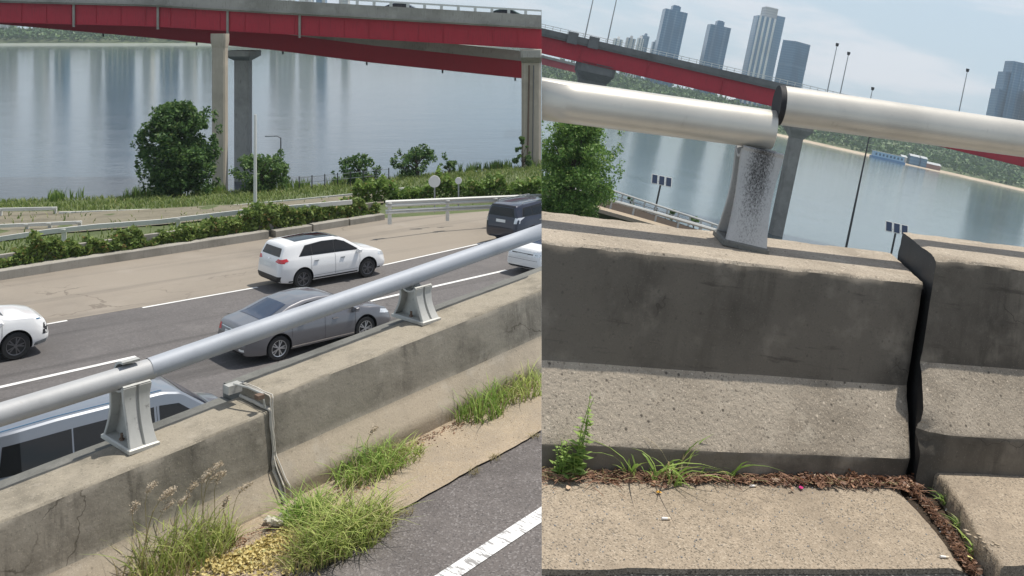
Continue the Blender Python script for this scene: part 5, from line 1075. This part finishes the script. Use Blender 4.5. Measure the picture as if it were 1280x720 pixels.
tuft(SL, 432, 672, .012, 1000, .36, .36, m_grass, 'largest bright green grass mound beside the white joint foot', .0045, 1.0, 160)
tuft(SL, 385, 650, .012, 520, .30, .17, m_grassg, 'dark green weed clump against the barrier right of the white joint', .0045, .9, 40)
tuft(SL, 395, 695, .012, 420, .22, .22, m_grass, 'lower dry looking grass patch next to the yellow litter', .004, 1.0, 180)
tuft(SL, 462, 590, .012, 480, .32, .28, m_grassg, 'grass tuft leaning on the skirt above the large mound', .0045, .95, 90, 1)
tuft(SL, 500, 574, .012, 200, .16, .22, m_grass, 'thin dry fringe of grass continuing right of the upper tuft', .004, .9, 80)
tuft(SL, 604, 516, .012, 330, .32, .28, m_grassg, 'dark weedy tuft in the gutter near the right', .005, .7, 40)
tuft(SL, 655, 488, .012, 400, .28, .34, m_grass, 'bright grass tuft at the seam, farthest along the gutter', .005, .8, 40)
for i, (x, y, lb) in enumerate(((508, 641, 'lowest'), (592, 590, 'middle'), (620, 572, 'third'), (668, 545, 'farthest'))):
    tuft(SL, x, y, .012, 14, .09, .05, m_grassd, lb + ' of the tiny dry tufts on the gutter edge by the asphalt', .003, 1.0, 10, group='tiny dry tufts on the gutter edge')
tuft(SL, 60, 712, .012, 60, .2, .2, m_grass, 'sparse foxtail stalks at the lower left corner', .003, .5, 20, 4)
# R weeds
def weed(st, px, py, h, n, label, leafm, lsz=.022):
    t, s_ = st.onz(px, py, 0); e = empty('leafy_weed', st.side, st.M @ LM(st.p(t, s_, 0)), label, 'weed', 'weeds in the litter')
    for i in range(n):
        a = random.uniform(-1, 1); hs = h * random.choice((1, .92, .8, .62, .4)); P = [Vector((a * (.035 + .05 * (h - hs) / h) * f * 1.2 + .006 * math.sin(f * 9 + i), -.02 * f * math.cos(i * 2.), hs * f)) for f in np.linspace(0, 1, 8)]
        P[0] = Vector((a * .015, 0, -.01)); mb = MB(); mb.tube(P, [.0028, .0026, .0024, .0022, .002, .0018, .0014, .001], 6); stem = put('stem', mb.mesh('stem', m_grassg), st.side, e)
        mb = MB()
        for k in range(15):
            f = .10 + .90 * (k + random.random() * .6) / 15.6; j = min(6, int(f * 7)); p = P[j].lerp(P[j + 1], min(1, f * 7 - j))
            b = random.random() * 6.283; d = Vector((math.cos(b), math.sin(b) * .8, random.uniform(.1, .9))).normalized(); sz = lsz * (1.35 - .95 * f) * random.uniform(.6, 1.25); sd = d.cross(Vector((0, 0, 1))).normalized() * sz * .45; dr = Vector((0, 0, -sz * random.uniform(.1, .5)))
            mb.add([p, p + d * sz * .5 - sd + dr * .3, p + d * sz * 1.3 + dr, p + d * sz * .5 + sd + dr * .3, p + d * sz * .65 + dr * .1], [(0, 1, 4), (1, 2, 4), (2, 3, 4), (3, 0, 4)])
        put('leaves', mb.mesh('leaves', leafm), st.side, stem)
    return e
m_weed = leafmat('weed_leaves', (.13, .24, .05), (.34, .46, .13)); weed(SR, 716, 600, .36, 7, 'tall leafy weed growing from the litter at the seam', m_weed, .040)
weed(SR, 700, 600, .17, 4, 'short leafy weed just left of the tall one', m_weed, .026)
def rtuft(px, py, n, h, sp_, lb, lean=.9, wdt=.0026, dirb=None, m=None): return tuft(SR, px, py, .004, max(5, int(n * .7)), h, sp_, m or m_grassg, lb, wdt * (2.0 if m is None else 1.3), lean, max(1, n // 8), 0, dirb, group='grass growing in the leaf litter')
rtuft(790, 597, 14, .24, .035, 'curved grass blades left of the middle tuft', 1.0, dirb=(-.8, 0, 0)); rtuft(832, 602, 34, .26, .07, 'widest spread grass tuft in the middle of the litter', 1.1, .003); rtuft(850, 596, 18, .27, .03, 'tall dark grass blades in front of the barrier foot', .5, dirb=(.9, 0, 0)); rtuft(880, 597, 16, .20, .04, 'long blade tuft leaning right', 1.3, dirb=(1.2, 0, 0)); rtuft(912, 599, 18, .20, .03, 'small upright tuft at the right of the litter grass', .9)
rtuft(1184, 628, 60, .085, .028, 'upper green tuft in the slab gap', 1.2, .004, m=m_weed); rtuft(1200, 655, 45, .07, .025, 'middle green tuft in the slab gap', 1.2, .004, m=m_weed); rtuft(1178, 612, 30, .06, .03, 'small tuft at the head of the slab gap', 1.2, .004, m=m_weed); rtuft(1212, 672, 30, .06, .03, 'ragged tuft between the middle and lowest ones in the slab gap', 1.2, .004, m=m_grass); rtuft(1219, 690, 40, .06, .025, 'lowest green tuft in the slab gap', 1.2, .003)
# litter
def litterpts(st, path, width, n, z=0.0):
    pts = [st.onz(x, y, z) for x, y in path]; o = []
    for _ in range(n):
        f = random.random() * (len(pts) - 1); i = int(f); a, b = pts[i], pts[i + 1]; f -= i; wv = width[i] + (width[i + 1] - width[i]) * f
        o.append((a[0] + (b[0] - a[0]) * f + random.gauss(0, .01), a[1] + (b[1] - a[1]) * f - abs(random.gauss(0, 1)) * wv * .5))
    return o
def litter(name, st, pts, size, m, label, z=.004, pile=.02, twigs=0, wall=False):
    mb = MB()
    for t, s_ in pts:
        if wall and (s_ > -.005 or (nz(t * 4, 7) < -.05 and random.random() < .6) or abs(s_) > .035 + .09 * max(0, nz(t * 6, s_ * 3, 2) + .35)): continue
        pw = (.003 + .034 * min(1, max(0, (t + .1) / .9)) ** 1.5) * math.exp(-abs(s_) / .045) * (1 + .5 * nz(t * 5, 3)) if wall else 0
        c = st.p(t, s_, z + pw + random.random() ** 2 * pile * (.5 if wall else 1)); sz = size * random.uniform(.4, 1.4); R3 = Matrix.Rotation(random.random() * 6.28, 3, 'Z') @ Matrix.Rotation(random.gauss(0, .55), 3, 'X') @ Matrix.Rotation(random.gauss(0, .4), 3, 'Y')
        k = random.uniform(.25, .6); cv = random.uniform(.1, .5) * sz
        V = [(-sz, 0, cv), (-.3 * sz, -k * sz, 0), (.4 * sz, -k * sz * .9, 0), (sz, 0, cv), (.4 * sz, k * sz * .9, cv * .4), (-.3 * sz, k * sz, cv * .4)]
        mb.add([c + R3 @ Vector(v) for v in V], [(0, 1, 4, 5)[:0] or (0, 1, 5), (1, 2, 4, 5), (2, 3, 4)])
    for _ in range(twigs):
        t, s_ = random.choice(pts); c = st.p(t, s_, z + .005 + random.random() * pile); a = random.random() * 6.28; l = random.uniform(.012, .045); d = Vector((math.cos(a) * l, math.sin(a) * l * .8, random.uniform(-.1, .35) * l)); mb.tube([c - d, c + Vector((0, 0, .002)), c + d], random.uniform(.0007, .0016), 4)
    return tag(put(name, mb.mesh(name, m), st.side, None, st.M), label, None, None, 'stuff')
lp = [(x, 597 + .0314 * (x - 830) + .5) for x in (640, 700, 780, 860, 940, 1020, 1100, 1138)]; lw = [.08, .09, .075, .06, .045, .04, .05, .06]
litter('leaf_litter', SR, litterpts(SR, lp, [k * 1.6 for k in lw], 1500), .0135, m_litter, 'larger curled dead leaves among the litter', pile=.03, twigs=260, wall=True)
litter('leaf_litter', SR, litterpts(SR, lp, lw, 2600), .008, m_litter, 'brown dead leaf litter along the barrier foot', twigs=700, wall=True)
litter('leaf_litter', SR, litterpts(SR, [(1128, 602), (1150, 622), (1180, 660), (1212, 712)], [.09, .08, .07, .05], 1300), .010, m_litterd, 'leaf litter filling the slab gap', z=-.012, twigs=160)
litter('leaf_litter', SR, litterpts(SR, [(1160, 581), (1220, 583), (1290, 585)], [.025, .02, .018], 600, .08), .007, m_litter, 'thin leaf litter line under the right block', z=.081, pile=.01, twigs=120)
litter('yellow_litter', SL, litterpts(SL, [(255, 706), (300, 690), (345, 668), (372, 655)], [.20, .30, .26, .12], 2600, .012) + litterpts(SL, [(230, 712), (300, 694), (350, 668), (385, 650)], [.4, .5, .4, .3], 1100, .012), .014, m_yellow, 'yellow fallen petals heaped at the foot of the joint', z=.012, pile=.035, twigs=60)
litter('dry_litter', SL, litterpts(SL, [(180, 715), (300, 672), (400, 618), (500, 560), (600, 512), (690, 470)], [.2, .25, .3, .14, .14, .14], 1500, .012), .010, m_litter, 'dead leaf scraps strewn along the gutter', z=.012, pile=.008, twigs=260)
def straws(st, n, label):
    mb = MB(); pts = litterpts(st, lp, [k * 1.1 for k in lw], n)
    for t, s_ in pts:
        if s_ > -.01: continue
        c = st.p(t, s_, .012 + random.random() * .02); a = random.gauss(0, 1.1); l = random.uniform(.012, .05); d = Vector((math.cos(a) * l, math.sin(a) * l * .6, random.uniform(-.05, .18) * l)); mb.tube([c - d, c + Vector((random.gauss(0, .004), 0, .004)), c + d], random.uniform(.0009, .0018), 4)
    return tag(put('dry_straw', mb.mesh('dry_straw', m_grassd), st.side, None, st.M), label, None, None, 'stuff')
straws(SR, 170, 'pale dry straws lying over the leaf litter')
def dots(name, st, s0, s1, t0, t1, n, sz, m, label, z):
    mb = MB()
    for _ in range(n):
        c = st.p(random.uniform(t0, t1), random.uniform(s0, s1), z); r = sz * random.uniform(.4, 1.3); a = random.random() * 3
        mb.add([c + Vector((r * math.cos(a + q) * (1 + .3 * random.random()), r * math.sin(a + q), -.001)) for q in (0, 1.6, 3.1, 4.7)] + [c + Vector((0, 0, r * .7))], [(0, 1, 4), (1, 2, 4), (2, 3, 4), (3, 0, 4)])
    return tag(put(name, mb.mesh(name, m), st.side, None, st.M), label, None, None, 'stuff')
dots('grit', SR, -.64, -.04, -1.2, 2.6, 900, .0028, m_grey, 'loose grit on the gutter slabs', .003); dots('grit', SL, -.66, -.02, -3, 3, 700, .0032, m_rust, 'loose dark grit on the gutter', .014)
# small rubbish
def butt(px, py, rz, label, L=.036, z=.006):
    zz = .081 if px > 1215 else 0; t, s_ = SR.onz(px, py, zz); z += zz; e = empty('cigarette_butt', 'R', SR.M @ LM(SR.p(t, s_, z), rz), label, 'cigarette butt', 'cigarette butts on the gutter')
    mb = MB(); mb.tube([(-L / 2, 0, 0), (L * .15, 0, 0)], .0045, 12); put('paper', mb.mesh('paper', m_white, 40), 'R', e); mb = MB(); mb.tube([(L * .15, 0, 0), (L / 2, 0, 0)], .0045, 12); put('filter', mb.mesh('filter', m_filter, 40), 'R', e)
butt(832, 650, R_(3), 'white cigarette butt lying alone on the bare slab'); butt(941, 609, R_(8), 'white cigarette butt at the edge of the litter, right of the grass'); butt(1180, 698, R_(-6), 'white cigarette butt near the asphalt, left of the slab gap'); butt(1136, 590, R_(30), 'small butt in the litter below the black joint', .028)
def scrap(px, py, sz, m, label, name, cat, z=.008, k=.6, fold=.35):
    t, s_ = SR.onz(px, py, 0); mb = MB(); V = [(-sz, -k * sz * .6, 0), (-.2 * sz, -k * sz, fold * sz * .5), (sz, -k * sz * .4, 0), (.8 * sz, k * sz * .7, fold * sz * .4), (0, k * sz, fold * sz), (-.9 * sz, k * sz * .5, fold * sz * .2), (0, 0, fold * sz * .7)]
    mb.add(V, [(i, (i + 1) % 6, 6) for i in range(6)]); me = mb.mesh(name, m); o = put(name, me, 'R', None, SR.M @ LM(SR.p(t, s_, z), random.random() * 1.0)); return tag(o, label, cat)
scrap(1001, 612, .016, mat('magenta_foil', (.55, .02, .18), .35), 'crumpled magenta wrapper in the litter', 'sweet_wrapper', 'wrapper'); scrap(1008, 606, .011, m_white, 'white paper scrap touching the magenta wrapper', 'paper_scrap', 'paper'); scrap(1212, 700, .017, mat('fallen_yellow_leaf', (.72, .68, .22), .6), 'pale yellow leaf at the bottom of the slab gap', 'yellow_leaf', 'leaf'); scrap(823, 618, .013, mat('orange_leaf', (.70, .36, .04), .6), 'orange yellow leaf below the middle grass tuft', 'yellow_leaf', 'leaf')
scrap(979, 603, .013, mat('lime_leaf', (.55, .62, .10), .6), 'lime green leaf left of the magenta wrapper', 'green_leaf', 'leaf'); scrap(1135, 589, .018, m_white, 'white paper scrap under the black joint', 'paper_scrap', 'paper'); scrap(710, 612, .016, mat('dry_brown_leaf', (.50, .36, .24), .8), 'curled pale leaf below the tall weed', 'dry_leaf', 'leaf')
t, s_ = SR.onz(1165, 660, 0)
mb = MB()
for i in range(16):
    c = Vector((random.gauss(.0, .05), random.gauss(0, .04), 0)); r = random.uniform(.003, .009); mb.box(c, (r * 2, r * 1.6, r), 0, Matrix.Rotation(random.random() * 6, 3, 'Z'))
tq, sq = SR.onz(1238, 678, .08); tag(put('stone_chips', mb.mesh('stone_chips', m_gutL), 'R', None, SR.M @ LM(SR.p(tq, sq, .082))), 'pale broken concrete chips beside the slab gap', None, None, 'stuff')
# L joint: sealant ribbon, conduit clamp, rubble
m_sealant = painted('pale_sealant', (.52, .49, .43), wear=.4, wearcol=(.22, .2, .17), rough=.8, scale=8, streak=.1, fine=30)
prf = densify([(p[0], p[1], 0) for p in PL[:6]], .03); prf = [p for p in prf if p[1] > .01]
for k, (dt, wdt, pr_, nm) in enumerate(((0, .016, 0, 'pale sealant bead running down the left barrier joint'),)):
    e = empty('joint_sealant', 'L', SL.M @ LM(SL.p(tj, 0, 0)), nm, 'sealant'); b0 = SL.p(tj, 0, 0)
    b0 = b0
    for j, (o1, r0) in enumerate(((-.006, .005), (.008, .006), (0, .015))):
        mb = MB(); P = [SL.p(tj + o1 + .012 * nz(p[1] * 6, j * 5, p[0] * 3) + (.04 * (j == 1) * max(0, .33 - p[1]) / .33), p[0] - .003 + .003 * (j == 2), p[1] + (STL if j == 2 else 0) + (.006 if p[1] > .7 else 0)) - b0 for p in prf]
        mb.tube(P, [r0 * (.8 + .5 * abs(nz(i * .4, j))) for i in range(len(P))], 7); put('bead', mb.mesh('bead', m_sealant, 50), 'L', e)
tcx, scx = SL.onz(312, 484, ZTL); e = empty('cable_conduit', 'L', SL.M @ LM(SL.p(tcx, scx, ZTL)), 'small metal conduit bracket lying over the joint on the barrier cap', 'conduit')
_a = SL.p(*SL.onz(292, 480, ZTL + .05), ZTL + .05) - SL.p(tcx, scx, ZTL); _b = SL.p(*SL.onz(328, 492, ZTL + .02), ZTL + .02) - SL.p(tcx, scx, ZTL)
mb = MB(); mb.tube([_a, (_a + _b) / 2 + Vector((0, 0, .01)), _b, _b + Vector((.01, -.02, -.10))], .009, 8); put('tube', mb.mesh('tube', m_alu, 40), 'L', e)
mb = MB().box(_a + Vector((0, .01, -.03)), (.11, .07, .06)); put('clamp_box', mb.mesh('clamp_box', m_alu), 'L', e)
mb = MB().box(_b + Vector((-.03, -.01, -.01)), (.05, .05, .03)); put('clamp', mb.mesh('clamp', m_rust), 'L', e)
t, s_ = SL.onz(350, 656, .012); mb = MB()
for i in range(26):
    c = Vector((random.gauss(0, .05), random.gauss(.0, .03), .02 + random.random() * .035)); r = random.uniform(.012, .035); M3 = Matrix.Rotation(random.random() * 6, 3, 'Z') @ Matrix.Rotation(random.random() * 6, 3, 'X')
    o = len(mb.v); V = [Vector((a, b, c_)) for a, b, c_ in ((1, 0, 0), (-1, .1, 0), (0, 1, .1), (.1, -1, 0), (0, 0, .8), (0, .1, -.8), (.6, .6, .4), (-.6, -.5, .4))]
    mb.add([c + M3 @ (v * r) for v in V], [(0, 6, 4), (6, 2, 4), (2, 1, 4), (1, 7, 4), (7, 3, 4), (3, 0, 4), (0, 2, 6), (0, 5, 2), (2, 5, 1), (1, 5, 3), (3, 5, 0), (1, 3, 7)])
tag(put('rubble', mb.mesh('rubble', mat('white_mortar', (.62, .58, .50), .9)), 'L', None, SL.M @ LM(SL.p(t, s_, .012))), 'white mortar lumps at the foot of the left joint', None, None, 'stuff')
# ================================================================ trim both places at the upright line where they meet
SK = (SEAM - PX0) / FPX
def trim():
    bpy.context.view_layer.update()
    nrm_ = Vector((1, -SK, 0)).normalized()
    for o in list(bpy.data.objects):
        if o.type != 'MESH': continue
        r = o
        while r.parent: r = r.parent
        sd = SIDE.get(r.name)
        if not sd: continue
        mw = o.matrix_world; sg = 1 if sd == 'R' else -1
        ds = [(mw @ Vector(c)).dot(nrm_) * sg for c in o.bound_box]
        if min(ds) > .0004: continue
        if max(ds) < .0004:
            if not o.children: bpy.data.objects.remove(o)
            continue
        if o.data.users > 1: o.data = o.data.copy()
        me = o.data; b = bmesh.new(); b.from_mesh(me)
        inv = mw.inverted(); co = inv @ (nrm_ * sg * .0004); no = (mw.to_3x3().transposed() @ nrm_).normalized() * sg
        res = bmesh.ops.bisect_plane(b, geom=b.verts[:] + b.edges[:] + b.faces[:], dist=1e-5, plane_co=co, plane_no=no, clear_inner=True)
        ed = [e for e in res['geom_cut'] if isinstance(e, bmesh.types.BMEdge)]
        if 3 <= len(ed) < 400:
            try: bmesh.ops.holes_fill(b, edges=[e for e in ed if e.is_boundary], sides=0)
            except Exception: pass
        if not b.faces:
            b.free(); 
            if not o.children: bpy.data.objects.remove(o)
            continue
        b.to_mesh(me); b.free(); me.update()
trim()
for o in list(bpy.data.objects):                            # an Empty whose parts all lay beyond the line
    if o.type == 'EMPTY' and not o.children: bpy.data.objects.remove(o)
# ================================================================ haze
mz = bpy.data.materials.new('haze'); mz.use_nodes = True; _t = mz.node_tree; _t.nodes.clear(); _o = N(_t, 'ShaderNodeOutputMaterial'); _v = N(_t, 'ShaderNodeVolumePrincipled', i_Density=.00017, i_Anisotropy=.2)
_v.inputs['Color'].default_value = (.82, .93, 1.0, 1); _t.links.new(_v.outputs[0], _o.inputs['Volume'])
bpy.context.view_layer.update()
lo = Vector((1e9,) * 3); hi = -lo
for o in bpy.data.objects:
    if o.type == 'MESH':
        for c in o.bound_box:
            q = o.matrix_world @ Vector(c)
            for i in range(3): lo[i] = min(lo[i], q[i]); hi[i] = max(hi[i], q[i])
lo -= Vector((1, 1, 1)); hi += Vector((1, 1, 2)); mb = MB().box((lo + hi) / 2, hi - lo); hb_ = bpy.data.objects.new('haze', mb.mesh('haze', mz)); COL.objects.link(hb_); hb_['kind'] = 'stuff'; hb_['label'] = 'thin pale haze over river and city'
